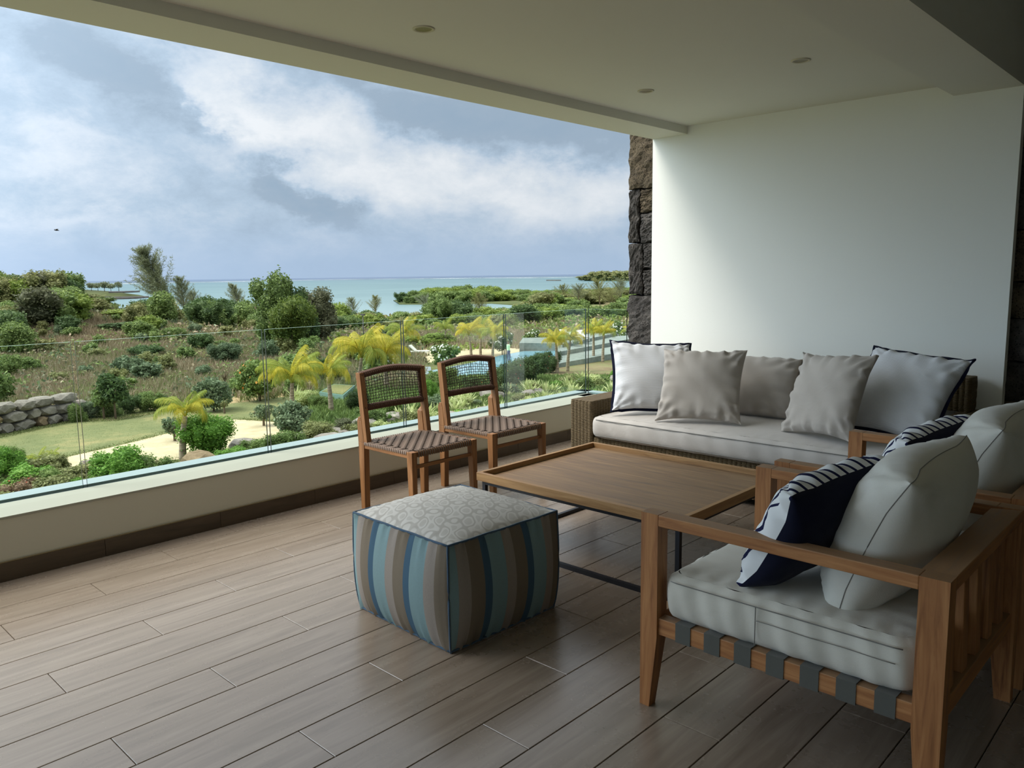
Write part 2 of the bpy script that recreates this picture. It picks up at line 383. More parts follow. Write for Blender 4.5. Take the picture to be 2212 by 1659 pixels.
# ================================================================ FURNITURE
def teak(name,axis,cs,sc=1.0):
    m=M(name,cs[1],.55,.35); s=[16,16,16]; s['xyz'.index(axis)]=1.1
    co=m.co('ObjRand',scale=tuple(v*sc for v in s)); n1=m.noise(co,2.2,7,.62,1.4)
    c=m.ramp(n1,[(.25,cs[0]),(.48,cs[1]),(.72,cs[2])])
    fine=[60,60,60]; fine['xyz'.index(axis)]=2.5
    c=m.mix(m.math('MULTIPLY',m.noise(m.co('ObjRand',scale=tuple(fine)),3,4,.6),.35),c,cs[0])
    # silvered, weathered upward faces
    g=m.n('ShaderNodeNewGeometry'); sx=m.n('ShaderNodeSeparateXYZ'); m.L.new(g.outputs['Normal'],sx.inputs[0])
    up=m.math('MULTIPLY',m.math('MAXIMUM',sx.outputs[2],0),.55 if len(cs)>3 else 0)
    if len(cs)>3: c=m.mix(up,c,cs[3])
    m.col(c); m.rgh(m.ramp(n1,[(.3,(.45,)*3),(.7,(.65,)*3)])); m.bump(n1,.12,.003); return m.m
CT=[srgb(106,66,38),srgb(160,108,64),srgb(188,136,86),srgb(144,124,100)]
TX,TY,TZ=[teak('teak_'+a,a,CT) for a in 'xyz']
CC=[srgb(100,66,38),srgb(148,102,62),srgb(172,124,80)]
KX,KY,KZ=[teak('chair_teak_'+a,a,CC) for a in 'xyz']
CTT=[srgb(84,64,44),srgb(134,106,76),srgb(160,132,98)]
TTX=teak('table_teak',"x",CTT,.8); TTY=teak('table_teak_side','y',[srgb(116,84,52),srgb(156,120,78),srgb(180,144,98)])
TTXs=teak('table_teak_long','x',[srgb(116,84,52),srgb(156,120,78),srgb(180,144,98)])
def fabric(name,c,c2=None,weave=900,wr=.25,sheen=.2):
    m=M(name,c,.92,.15); m.b.inputs['Sheen Weight'].default_value=sheen; co=m.co('Object')
    m.col(m.mix(m.math('MULTIPLY',m.noise(co,260,2,.6),.35),c,c2 or tuple(x*.82 for x in c)))
    m.bump(m.math('ADD',m.math('MULTIPLY',m.noise(co,420,2,.5),.12),m.math('MULTIPLY',m.noise(m.co('Object',scale=(1,1,1)),7,3,.5,.6),1.0)),wr,.02); return m.m
F_TAUPE=fabric('taupe_canvas',srgb(176,168,158)); F_SEAT=fabric('sofa_seat_canvas',srgb(186,180,172)); F_LIGHT=fabric('pale_grey_canvas',srgb(206,204,194)); F_ARM=fabric('armchair_seat_canvas',srgb(198,194,182))
F_NAVY=fabric('navy_fabric',srgb(13,17,38),sheen=.05); F_PIPE=fabric('piping_thread',srgb(120,118,112))
def ribbed():
    m=M('ribbed_white_cotton',srgb(206,206,206),.9,.15); co=m.co('Object')
    wv=m.n('ShaderNodeTexWave',bands_direction='Z'); m.L.new(m.co('Object'),wv.inputs['Vector']); wv.inputs['Scale'].default_value=42; wv.inputs['Distortion'].default_value=1.2; wv.inputs['Detail'].default_value=1
    m.col(m.mix(m.math('MULTIPLY',wv.outputs[1],.22),srgb(206,207,208),srgb(170,170,172))); m.bump(wv.outputs[1],.35,.002); return m.m
F_RIB=ribbed()
def navy_stripe():
    m=M('navy_white_stripe',(.8,.8,.8),.9,.15); co=m.co('Object'); sx=m.n('ShaderNodeSeparateXYZ'); m.L.new(co,sx.inputs[0])
    f=m.math('FRACT',m.math('MULTIPLY',m.math('ADD',sx.outputs[0],.5),1/.037))
    st=m.ramp(f,[(0,srgb(214,216,216)),(.68,srgb(18,22,58))],'CONSTANT'); m.col(st); return m.m
F_STR=navy_stripe()
# ---------------------------------------------------------------- wicker
def wicker(name,cs,vert='Z'):
    m=M(name,cs[1],.7,.3); co=m.co('Object')
    wv=m.n('ShaderNodeTexWave',bands_direction=vert); m.L.new(co,wv.inputs['Vector']); wv.inputs['Scale'].default_value=1/.0075/2/PI*PI*.32*2; wv.inputs['Distortion'].default_value=1.5; wv.inputs['Detail'].default_value=1.5; wv.inputs['Detail Scale'].default_value=2
    c=m.ramp(wv.outputs[1],[(0,cs[0]),(.35,cs[1]),(.8,cs[2])]); n=m.noise(co,40,4,.6)
    m.col(m.mix(m.math('MULTIPLY',n,.4),c,cs[0])); m.bump(wv.outputs[1],.9,.004); return m.m
WC=[srgb(28,22,14),srgb(104,86,58),srgb(150,130,94)]
WZ=wicker('wicker_weave',WC,'Z'); WTop=wicker('wicker_weave_top',[srgb(44,36,24),srgb(108,90,62),srgb(138,118,84)],'Y')
def woven(b,o,u,v,w,h,pitch=.030,amp=.007,m=0,nu_per=8,nv=None):
    """panel of vertical wicker bundles: origin o, unit vectors u,v, outward normal u x v"""
    o,u,v=Vector(o),Vector(u),Vector(v); n=u.cross(v); k=max(1,round(w/pitch)); nu=k*nu_per; nv=nv or max(2,int(h/.02))
    P=[]
    for j in range(nv+1):
        row=[]
        for i in range(nu+1):
            d=amp*abs(math.sin(PI*k*i/nu))**.7+.0012*math.sin(j*2.1+i*.3)
            if i in(0,nu) or j in(0,nv): d-=.004
            row.append(o+u*(w*i/nu)+v*(h*j/nv)+n*d)
        P.append(row)
    b.grid(P,m,True)
def wbox(b,x0,x1,y0,y1,z0,z1,mtop=1,front=True,left=True,right=True,top=True,back=True):
    if front: woven(b,(x0,y0,z0),(1,0,0),(0,0,1),x1-x0,z1-z0)
    if right: woven(b,(x1,y0,z0),(0,1,0),(0,0,1),y1-y0,z1-z0)
    if left: woven(b,(x0,y1,z0),(0,-1,0),(0,0,1),y1-y0,z1-z0)
    if back: woven(b,(x1,y1,z0),(-1,0,0),(0,0,1),x1-x0,z1-z0,nu_per=4)
    if top: woven(b,(x0,y0,z1),(1,0,0),(0,1,0),x1-x0,y1-y0,m=mtop,amp=.003)
    b.box(x0+.004,x1-.004,y0+.004,y1-.004,z0,z1-.004,2)
MWI=M('wicker_core',srgb(30,24,18),.9,.1).m
SX0,SX1,SY0,SY1=-3.39,-1.13,4.15,5.36
so=empty('wicker_sofa',((SX0+SX1)/2,(SY0+SY1)/2,0),label='long wicker sofa with pale grey seat pad against the white wall',cat='sofa')
ox,oy=so.location.x,so.location.y
def sb(name,*a,**k):
    b=B(); a=list(a); a[0]-=ox;a[1]-=ox;a[2]-=oy;a[3]-=oy; wbox(b,*a,**k); return b.build(name,[WZ,WTop,MWI],so,fixn=False)
sb('arm',SX0,SX0+.175,SY0,SY1,.045,.505)
sb('arm',SX1-.150,SX1,SY0,SY1,.045,.505)
sb('backrest',SX0+.10,SX1-.09,5.22,SY1-.005,.508,.712)
sb('seat_base',SX0+.177,SX1-.152,SY0+.02,SY1-.01,.045,.262)
for (x,y) in ((SX0+.06,SY0+.06),(SX1-.06,SY0+.06),(SX0+.06,SY1-.06),(SX1-.06,SY1-.06)):
    B().frus((x-ox-.025,x-ox+.025,y-oy-.025,y-oy+.025,0),(x-ox-.03,x-ox+.03,y-oy-.03,y-oy+.03,.046)).build('foot',M('dark_foot',srgb(20,18,18),.6).m if 'dark_foot' not in bpy.data.materials else bpy.data.materials['dark_foot'],so)
# ---------------------------------------------------------------- cushions
def slab_cushion(w,d,h,seed=0,nx=40,ny=24,nz=6,crown=.012,gather=.004,r=.035):
    """box cushion, origin at bottom centre"""
    rnd=random.Random(seed); b=B()
    def sup(t,e): return math.copysign(abs(t)**e,t)
    rows=[]; prof=[]
    for k in range(-nz,nz+1):
        z=k/nz; ins=r*(1-(1-abs(z)**4)**.5) if abs(z)<1 else r
        prof.append((h/2+z*h/2,ins))
    ring=[]
    nn=2*(nx+ny)
    def base(i):
        if i<nx: return (-1+2*i/nx,-1,0,-1)
        i-=nx
        if i<ny: return (1,-1+2*i/ny,1,0)
        i-=ny
        if i<nx: return (1-2*i/nx,1,0,1)
        i-=nx; return (-1,1-2*i/ny,-1,0)
    ph=[rnd.uniform(0,6) for _ in range(8)]
    def rc(u,v,ins):  # rounded rectangle
        X=u*(w/2-ins); Y=v*(d/2-ins); cr=.05
        ax,ay=abs(X)-(w/2-ins-cr),abs(Y)-(d/2-ins-cr)
        if ax>0 and ay>0:
            l=math.hypot(ax,ay)
            if l>cr: X=math.copysign(w/2-ins-cr+ax*cr/l,X); Y=math.copysign(d/2-ins-cr+ay*cr/l,Y)
        return X,Y
    for (z,ins) in prof:
        row=[]
        for i in range(nn):
            u,v,nxn,nyn=base(i); X,Y=rc(u,v,ins); s=i*.37
            q=.003*math.sin(s+ph[0])+.0025*math.sin(s*2.7+ph[1]+z*20)
            bul=.008*math.sin(PI*max(0,min(1,z/h)))
            row.append((X+(nxn)*(q+bul),Y+(nyn)*(q+bul),z))
        rows.append(row)
    b.grid(rows,close=True)
    # top and bottom as grids
    for top in (1,0):
        P=[]
        for j in range(ny+1):
            row=[]
            for i in range(nx+1):
                u=-1+2*i/nx; v=-1+2*j/ny; X,Y=rc(u,v,r)
                e=1-max(abs(u),abs(v)); z=(h if top else 0)
                if top: z+=crown*((1-u*u)*(1-v*v))**.5+gather*math.exp(-e*9)*math.sin((X*math.cos(ph[2]*0)+0)*90*(1 if abs(v)>abs(u) else 0)+Y*90*(1 if abs(u)>=abs(v) else 0)+ph[3])*min(1,e*14)+min(1,e*14)*.0022*math.sin(X*13+ph[4])*math.sin(Y*17+ph[5])
                row.append((X,Y,z))
            P.append(row if top else row[::-1])
        b.grid(P)
    return b
cw=(SX1-.158)-(SX0+.183)
c=slab_cushion(cw,1.03,.148,3,nx=90,ny=40,gather=.0035).build('seat_cushion',F_SEAT,so,loc=((SX0+.183+SX1-.158)/2-ox,4.13+.515-oy,.264),fixn=False)
bmw=c.modifiers.new('weld','WELD'); bmw.merge_threshold=.0008
pp=B(); hz_=.264+.142
for yy,zz in ((4.1225,.264+.128),(4.1225,.264+.022)): pp.tube([(SX0+.23-ox+(cw-.1)*i/40,yy-oy+.004,zz) for i in range(41)],.0028,5)
pp.build('piping',F_PIPE,c); 
_q=c.children[0]; _q.location=(-c.location.x,-c.location.y,-c.location.z)
def place(o,P,sink=0):
    x,y,z,yaw,tilt,roll=P
    o.matrix_world=Matrix.Translation((x,y,z))@Matrix.Rotation(R(yaw),4,'Z')@Matrix.Rotation(R(tilt),4,'X')@Matrix.Rotation(R(roll),4,'Y')
def pillow(name,w,h,t,seed,P,mats,flange=0,pinch=.10,n=44,puck=.011,ear=.05,split=None,power=.42,piping=None,slump=.0,**k):
    """knife-edge cushion, faces -Y; local X width, Z height"""
    rnd=random.Random(seed); ph=[rnd.uniform(0,6.28) for _ in range(16)]
    def outline(u,v):
        X=u*w/2*(1-pinch*(1-abs(v)**2.2)*abs(u)**3); Z=v*h/2*(1-pinch*(1-abs(u)**2.2)*abs(v)**3)
        return X,Z
    F=[];Bk=[]
    for j in range(n+1):
        rf=[];rb=[]
        for i in range(n+1):
            u=-1+2*i/n; v=-1+2*j/n
            # denser near edges
            u=math.sin(u*PI/2); v=math.sin(v*PI/2)
            X,Z=outline(u,v); e=max(0,(1-u*u)*(1-v*v)); T=t/2*e**power
            ed=min(1-abs(u),1-abs(v)); along=X if (1-abs(v))<(1-abs(u)) else Z
            pk=puck*math.exp(-ed*6)*(math.sin(along*70+ph[0])+.6*math.sin(along*113+ph[1]))*(1 if e>0 else 0)
            wr=.0035*math.sin(X*17+Z*9+ph[2])+.003*math.sin(Z*23-X*11+ph[3])+.0022*math.sin(X*41+Z*37+ph[4])
            wr*=min(1,e*4)
            # diagonal folds from corners
            for q,(cu,cv) in enumerate(((-1,1),(1,1),(1,-1),(-1,-1))):
                du,dv=u-cu,v-cv; dd=math.hypot(du,dv)
                if dd<.9 and dd>0:
                    an=math.atan2(dv,du); wr+=.010*(1-dd/.9)*min(1,e*6)*math.sin(an*11+ph[5+q])
            sl=slump*(1-v*v)*t
            zz=Z-(.015*(1-abs(v))*0)
            yc=.012*math.sin(u*2.2+ph[9])*(abs(v)**2)+ear*math.sin(ph[10]+u*2)*max(0,abs(u)*abs(v)-.55)
            base=-T-pk-wr; rf.append((X,yc+(min(base,0) if e>0 else 0)-sl,zz))
            rb.append((X,yc+(T*.85+wr*.5 if e>0 else 0)-sl,zz))
        F.append(rf);Bk.append(rb)
    b=B(); b.grid(F,0); b.grid([r[::-1] for r in Bk],1 if len(mats)>1 else 0)
    me=b.mesh(name,mats); o=link(bpy.data.objects.new(name,me)); md=o.modifiers.new('weld','WELD'); md.merge_threshold=.0005
    place(o,P); tag(o,**k)
    rim=[F[0][i] for i in range(n+1)]+[F[j][n] for j in range(1,n+1)]+[F[n][i] for i in range(n-1,-1,-1)]+[F[j][0] for j in range(n-1,0,-1)]
    if flange:
        fb=B(); out=[];mid=[];inn=[]
        for i,p in enumerate(rim):
            d=Vector((p[0]/(w/2),0,p[2]/(h/2))); mxx=max(abs(d.x),abs(d.z)); dirv=Vector((d.x if abs(d.x)>.8*mxx else 0,0,d.z if abs(d.z)>.8*mxx else 0)).normalized()
            wv=.005*math.sin(i*.55+ph[11])
            q=Vector(p)+dirv*flange+Vector((0,wv,0)); inn.append(tuple(Vector(p)-dirv*.003+Vector((0,-.0015,0)))); out.append(tuple(q+Vector((0,-.0012,0))));mid.append((q+Vector((0,.0012,0))))
        inn2=[(p[0],p[1]+.004,p[2]) for p in inn]
        fb.grid([inn,out,[tuple(m_) for m_ in mid],inn2],close=True); fb.build('flange',F_NAVY,o,fixn=True,label='navy flange edge')
    if piping:
        pb=B(); pb.tube([Vector(p) for p in rim]+[Vector(rim[0])],.0015,5,cap=False); pb.build('seam_piping',piping,o,fixn=False)
    return o
# sofa cushions (fitted positions)
pillow('throw_cushion',.54,.50,.19,1,(-2.955,4.475,.660,40,-28,1),[F_RIB],flange=.018,label='ribbed white cushion with navy flange in the left corner of the sofa',cat='cushion',group='throw cushions on the wicker sofa')
pillow('throw_cushion',.53,.50,.17,2,(-2.538,4.400,.647,25,-30,2),[F_TAUPE],label='taupe cushion leaning on the white navy-edged cushion at the left',cat='cushion',group='throw cushions on the wicker sofa',puck=.014)
pillow('back_cushion',.66,.40,.22,3,(-2.431,4.800,.612,6,-24,0),[F_TAUPE],label='taupe back cushion low in the middle of the sofa, left of its twin',cat='cushion',group='sofa back cushions',pinch=.02,power=.32)
pillow('back_cushion',.62,.42,.22,4,(-1.815,4.865,.620,-4,-22,0),[F_TAUPE],label='taupe back cushion mostly hidden behind the right tilted taupe cushion',cat='cushion',group='sofa back cushions',pinch=.02,power=.32)
pillow('throw_cushion',.50,.50,.17,5,(-1.745,4.400,.660,-22,-24,-4),[F_TAUPE],label='taupe cushion leaning on the white navy-edged cushion at the right',cat='cushion',group='throw cushions on the wicker sofa',puck=.014)
pillow('throw_cushion',.56,.55,.20,6,(-1.431,4.650,.665,-9,-38,5),[F_RIB],flange=.018,label='large ribbed white navy-edged cushion tilted at the right of the sofa',cat='cushion',group='throw cushions on the wicker sofa')
# ---------------------------------------------------------------- armchairs
MSTR=fabric('grey_webbing',srgb(84,84,78))
def make_armchair(loc):
    t=empty('teak_armchair',loc)
    D,Wd=.43,.405; p=.06; H=.628; at=.036
    for sy in (-1,1):
        y0,y1=(-Wd,-Wd+.055) if sy<0 else (Wd-.055,Wd)
        yo=y0 if sy<0 else y1
        # front leg: straight above the rail, tapering below (outer faces straight)
        b=B(); b.box(-D,-D+p,y0,y1,.235,H)
        bx=(-D,-D+.034,*( (y0,y0+.036) if sy<0 else (y1-.036,y1)),0); b.frus(bx,(-D,-D+p,y0,y1,.235)); b.build('leg',TZ,t)
        b=B(); b.box(D-p-.008,D,y0,y1,.235,H)
        bx=(D-.045,D,*( (y0,y0+.036) if sy<0 else (y1-.036,y1)),0); b.frus(bx,(D-p-.008,D,y0,y1,.235)); b.build('leg',TZ,t)
        B().box(-D+p,D-p-.008,y0,y1,H-at,H).build('armrest',TX,t,bevel=.003)
        B().box(-D+p,D-p-.008,y0+.008,y1-.008,.245,.298).build('side_rail',TX,t,bevel=.002)
    B().box(-D+.008,-D+.045,-Wd+.055,Wd-.055,.245,.298).build('front_rail',TY,t,bevel=.002)
    B().box(D-.05,D-.012,-Wd+.055,Wd-.055,.245,.298).build('back_rail',TY,t,bevel=.002)
    B().hexa([(D-.085,-Wd+.055,H-.038),(D-.0,-Wd+.055,H-.036),(D-.0,Wd-.055,H-.036),(D-.085,Wd-.055,H-.038),(D-.085,-Wd+.055,H-.008),(D,-Wd+.055,H),(D,Wd-.055,H),(D-.085,Wd-.055,H-.008)]).build('top_rail',TY,t,bevel=.002)
    for k in range(5):
        y=-.26+.13*k; B().hexa([(D-.045,y-.024,.298),(D-.02,y-.024,.298),(D-.02,y+.024,.298),(D-.045,y+.024,.298),(D-.055,y-.024,H-.036),(D-.03,y-.024,H-.036),(D-.03,y+.024,H-.036),(D-.055,y+.024,H-.036)]).build('back_slat',TZ,t,bevel=.002)
    for k in range(7):
        x=-1.187+.905+k*.0967; ww=.0255; yo=Wd-.008
        b=B(); th=.003; path=[(-yo+.03,.243),(-yo-.0015,.243),(-yo-.0015,.3005),(0,.296),(yo+.0015,.3005),(yo+.0015,.243),(yo-.03,.243)]
        b.grid([[(x-ww,y,z) for y,z in path],[(x+ww,y,z) for y,z in path]],smooth=False)
        o=b.build('webbing_strap',MSTR,t); md=o.modifiers.new('solid','SOLIDIFY'); md.thickness=.003; md.offset=0
    c=slab_cushion(.725,.775,.142,8,nx=60,ny=50,gather=.005,crown=.014,r=.022).build('seat_cushion',F_ARM,t,loc=(.003,0,.302),fixn=False); md=c.modifiers.new('weld','WELD'); md.merge_threshold=.0008
    b=B(); b.tube([(-.33+.66*i/30,-.3875-.0135+.004*(i in(0,30)),.126) for i in range(31)],.0018,5); b.tube([(-.055,-.4005,.014+.11*i/6) for i in range(7)],.0016,5); b.tube([(-.055+.37*i/12,-.4015,.086+.001*math.sin(i)) for i in range(13)],.0012,4)
    b.build('piping',F_PIPE,c,fixn=False)
    return t
ac1=make_armchair((-.905,2.378,0)); tag(ac1,'nearest teak armchair with pale cushion and grey webbing straps','armchair',group='teak armchairs')
ac2=copy_tree(ac1); ac2.location=(-.893,3.262,0); tag(ac2,'farther teak armchair standing between the near armchair and the sofa','armchair',group='teak armchairs')
def arm_cushions(dx,dy,tags):
    pillow('back_cushion',.65,.455,.31,11,(-.705+dx,2.390+dy,.622,-90,-22,0),[F_LIGHT],pinch=.03,power=.40,piping=F_PIPE,puck=.004,label=tags[0],cat='cushion',group='armchair back cushions')
    pillow('lumbar_cushion',.46,.37,.21,12,(-.890+dx,2.215+dy,.632,-95,-30,9),[F_STR,F_NAVY],pinch=.04,power=.36,label=tags[1],cat='cushion',group='navy striped cushions on the armchairs')
arm_cushions(0,0,['plump pale back cushion leaning in the nearest armchair','navy and white striped cushion in the nearest armchair'])
arm_cushions(.012,.884,['pale back cushion at the right edge, in the farther armchair','navy and white striped cushion in the farther armchair'])
# ---------------------------------------------------------------- coffee table
MBK=M('black_powder_coated_steel',srgb(24,26,32),.45,.5).m
tx0,tx1,ty0,ty1,tz=-2.808,-1.625,2.685,3.638,.372
ct=empty('coffee_table',((tx0+tx1)/2,(ty0+ty1)/2,0),label='low rectangular teak tray coffee table on a black steel frame',cat='table')
cx_,cy_=ct.location.x,ct.location.y; hx,hy=(tx1-tx0)/2,(ty1-ty0)/2
nb=7
for k in range(nb):
    y0=-hy+.022+(2*hy-.044)*k/nb; y1=-hy+.022+(2*hy-.044)*(k+1)/nb
    B().box(-hx+.022,hx-.022,y0+.0004,y1-.0004,tz-.042,tz-.026).build('top_board',TTX,ct,bevel=.0006)
for s in (-1,1):
    B().box(-hx,hx,*((-hy,-hy+.022) if s<0 else (hy-.022,hy)),tz-.042,tz).build('tray_edge',TTXs,ct,bevel=.0015)
    B().box(*((-hx,-hx+.022) if s<0 else (hx-.022,hx)),-hy+.022,hy-.022,tz-.042,tz).build('tray_edge',TTY,ct,bevel=.0015)
g=.02; s_=.020
for sx in (-1,1):
    for sy in (-1,1):
        x,y=sx*(hx-g-s_/2),sy*(hy-g-s_/2); B().box(x-s_/2,x+s_/2,y-s_/2,y+s_/2,.02,tz-.062).build('leg',MBK,ct)
for z0 in (0,tz-.062):
    for s in (-1,1):
        y=s*(hy-g-s_/2); B().box(-hx+g,hx-g,y-s_/2,y+s_/2,z0,z0+.02).build('frame_bar',MBK,ct)
        x=s*(hx-g-s_/2); B().box(x-s_/2,x+s_/2,-hy+g+s_,hy-g-s_,z0,z0+.02).build('frame_bar',MBK,ct)
B().box(-.01,.01,-hy+g+s_,hy-g-s_,tz-.062,tz-.042).build('frame_bar',MBK,ct)
# ---------------------------------------------------------------- pouf
def pouf_side():
    m=M('striped_canvas',(.5,.5,.5),.92,.12); co=m.co('Object'); sx=m.n('ShaderNodeSeparateXYZ'); m.L.new(co,sx.inputs[0])
    at=m.n('ShaderNodeAttribute'); at.attribute_name='su'
    st=[srgb(122,150,154),srgb(146,138,130),srgb(118,108,94),srgb(60,92,114)]
    f=m.math('FRACT',m.math('MULTIPLY',at.outputs['Fac'],2.65))
    c=m.ramp(f,[(0,st[0]),(.34,st[1]),(.56,st[2]),(.84,st[3])],'CONSTANT')
    c=m.mix(m.math('MULTIPLY',m.noise(m.co('Object',scale=(1,1,.2)),500,2,.5),.3),c,tuple(x*.6 for x in st[2])); m.col(c)
    m.bump(m.noise(co,300,2,.5),.15,.002); return m.m
def pouf_top():
    m=M('damask_canvas',(.7,.7,.7),.9,.15); co=m.co('Object',scale=(1,1,0))
    sx=m.n('ShaderNodeSeparateXYZ'); 
    di=m.n('ShaderNodeTexNoise'); m.L.new(co,di.inputs['Vector']); di.inputs['Scale'].default_value=14; di.inputs['Detail'].default_value=1
    va=m.n('ShaderNodeVectorMath'); va.operation='MULTIPLY_ADD'; m.L.new(di.outputs['Color'],va.inputs[0]); va.inputs[1].default_value=(.035,.035,0); m.L.new(co,va.inputs[2]); m.L.new(va.outputs[0],sx.inputs[0])
    X=m.math('MULTIPLY',sx.outputs[0],50); Y=m.math('MULTIPLY',sx.outputs[1],50)
    a=m.math('MULTIPLY',m.math('SINE',X),m.math('SINE',Y)); b=m.math('SINE',m.math('MULTIPLY',m.math('ADD',X,Y),1.5)); c=m.math('SINE',m.math('MULTIPLY',m.math('SUBTRACT',X,Y),.5))
    h=m.math('ADD',m.math('MULTIPLY',a,1.1),m.math('MULTIPLY',m.math('MULTIPLY',b,c),.9))
    k=m.ramp(m.math('ABSOLUTE',h),[(.22,(0,0,0)),(.42,(1,1,1)),(.95,(1,1,1)),(1.0,(.4,.4,.4))])
    m.col(m.mix(k,srgb(168,165,158),srgb(190,188,182))); m.bump(m.noise(co,400,2,.5),.12,.002); return m.m
def make_pouf(cx,cy,w,d,h,rz):
    t=empty('pouf',(cx,cy,0),rz,label='square pouf with blue, aqua and taupe striped sides and pale patterned top',cat='pouf')
    n=40; nz=18; rows=[]; us=[]
    def bulge(a,z): return .042*math.sin(PI*z)**.8*(1-a**4)**.8
    rnd=random.Random(4)
    for j in range(nz+1):
        z=j/nz; row=[]
        for s in range(4):
            for i in range(n):
                a=-1+2*i/n; q=bulge(a,z)-.010*(abs(a)**10)*math.sin(PI*z)*0
                q+=(.0035*math.sin(a*38+s)*1.5+.003*math.sin(a*71+s*2))*(math.exp(-(1-z)*10)+math.exp(-z*8))
                q-=.012*(1-z)**6
                X,Y={0:(a*w/2,-d/2-q),1:(w/2+q,a*d/2),2:(-a*w/2,d/2+q),3:(-w/2-q,-a*d/2)}[s]
                cq=.014*math.sin(PI*z)
                if i==0: 
                    sg={0:(-1,-1),1:(1,-1),2:(1,1),3:(-1,1)}[s]; X=sg[0]*(w/2+cq*.3-.012*(1-z)**6); Y=sg[1]*(d/2+cq*.3-.012*(1-z)**6)
                row.append((X,Y,z*h+ (.0 if j else 0)))
                if j==0: us.append((s,(a+1)/2))
        rows.append(row)
    b=B(); b.grid(rows,close=True); me=b.mesh('striped_side',[pouf_side()])
    # per-corner stripe coordinate
    at=me.attributes.new('su','FLOAT','CORNER'); vals=[]
    NN=4*n; offs4=[.0755,.0755,.0755,.0755]
    for p in me.polygons:
        base=min(v%NN for v in p.vertices); cols=[v%NN for v in p.vertices]; wrap=(max(cols)-min(cols))>n; q=(NN-1) if wrap else min(cols); s=q//n
        for v in p.vertices:
            cc=v%NN
            if wrap and cc==0: cc=NN
            vals.append((cc-s*n)/n*.98+offs4[s])
    at.data.foreach_set('value',vals)
    link(bpy.data.objects.new('striped_side',me),t)
    # top
    P=[]
    for j in range(n+1):
        r_=[]
        for i in range(n+1):
            u=-1+2*i/n; v=-1+2*j/n; z=h+.052*((1-abs(u)**2.2)*(1-abs(v)**2.2))**.7
            e=1-max(abs(u),abs(v)); al=u if abs(v)>abs(u) else v
            z+=.0028*math.exp(-e*7)*math.sin(al*34)*(e>0)
            r_.append((u*w/2,v*d/2,z))
        P.append(r_)
    B().grid(P).build('top_cover',pouf_top(),t,fixn=False)
    B().box(-w/2+.014,w/2-.014,-d/2+.014,d/2-.014,.0,.012).build('underside',F_TAUPE,t)
    mp=fabric('slate_blue_piping',srgb(62,84,104)); cs=[(-1,-1),(1,-1),(1,1),(-1,1)]
    for zz,ins in ((h,0),(.006,.010)):
        pth=[]
        for k in range(4):
            a,c=cs[k],cs[(k+1)%4]
            for i in range(16): f=i/16; pth.append((( a[0]*(1-f)+c[0]*f)*(w/2-ins),(a[1]*(1-f)+c[1]*f)*(d/2-ins),zz+.001*math.sin(i*1.3+k)))
        pth.append(pth[0]); B().tube(pth,.0045,6,cap=False).build('piping',mp,t,fixn=False)
    for a in cs:
        B().tube([(a[0]*(w/2+.3*.014*math.sin(PI*z/10)-.012*(1-z/10)**6),a[1]*(d/2+.3*.014*math.sin(PI*z/10)-.012*(1-z/10)**6),z/10*h) for z in range(11)],.0042,6).build('piping',mp,t,fixn=False)
    return t
make_pouf(-2.303,2.077,.592,.572,.408,R(-2))
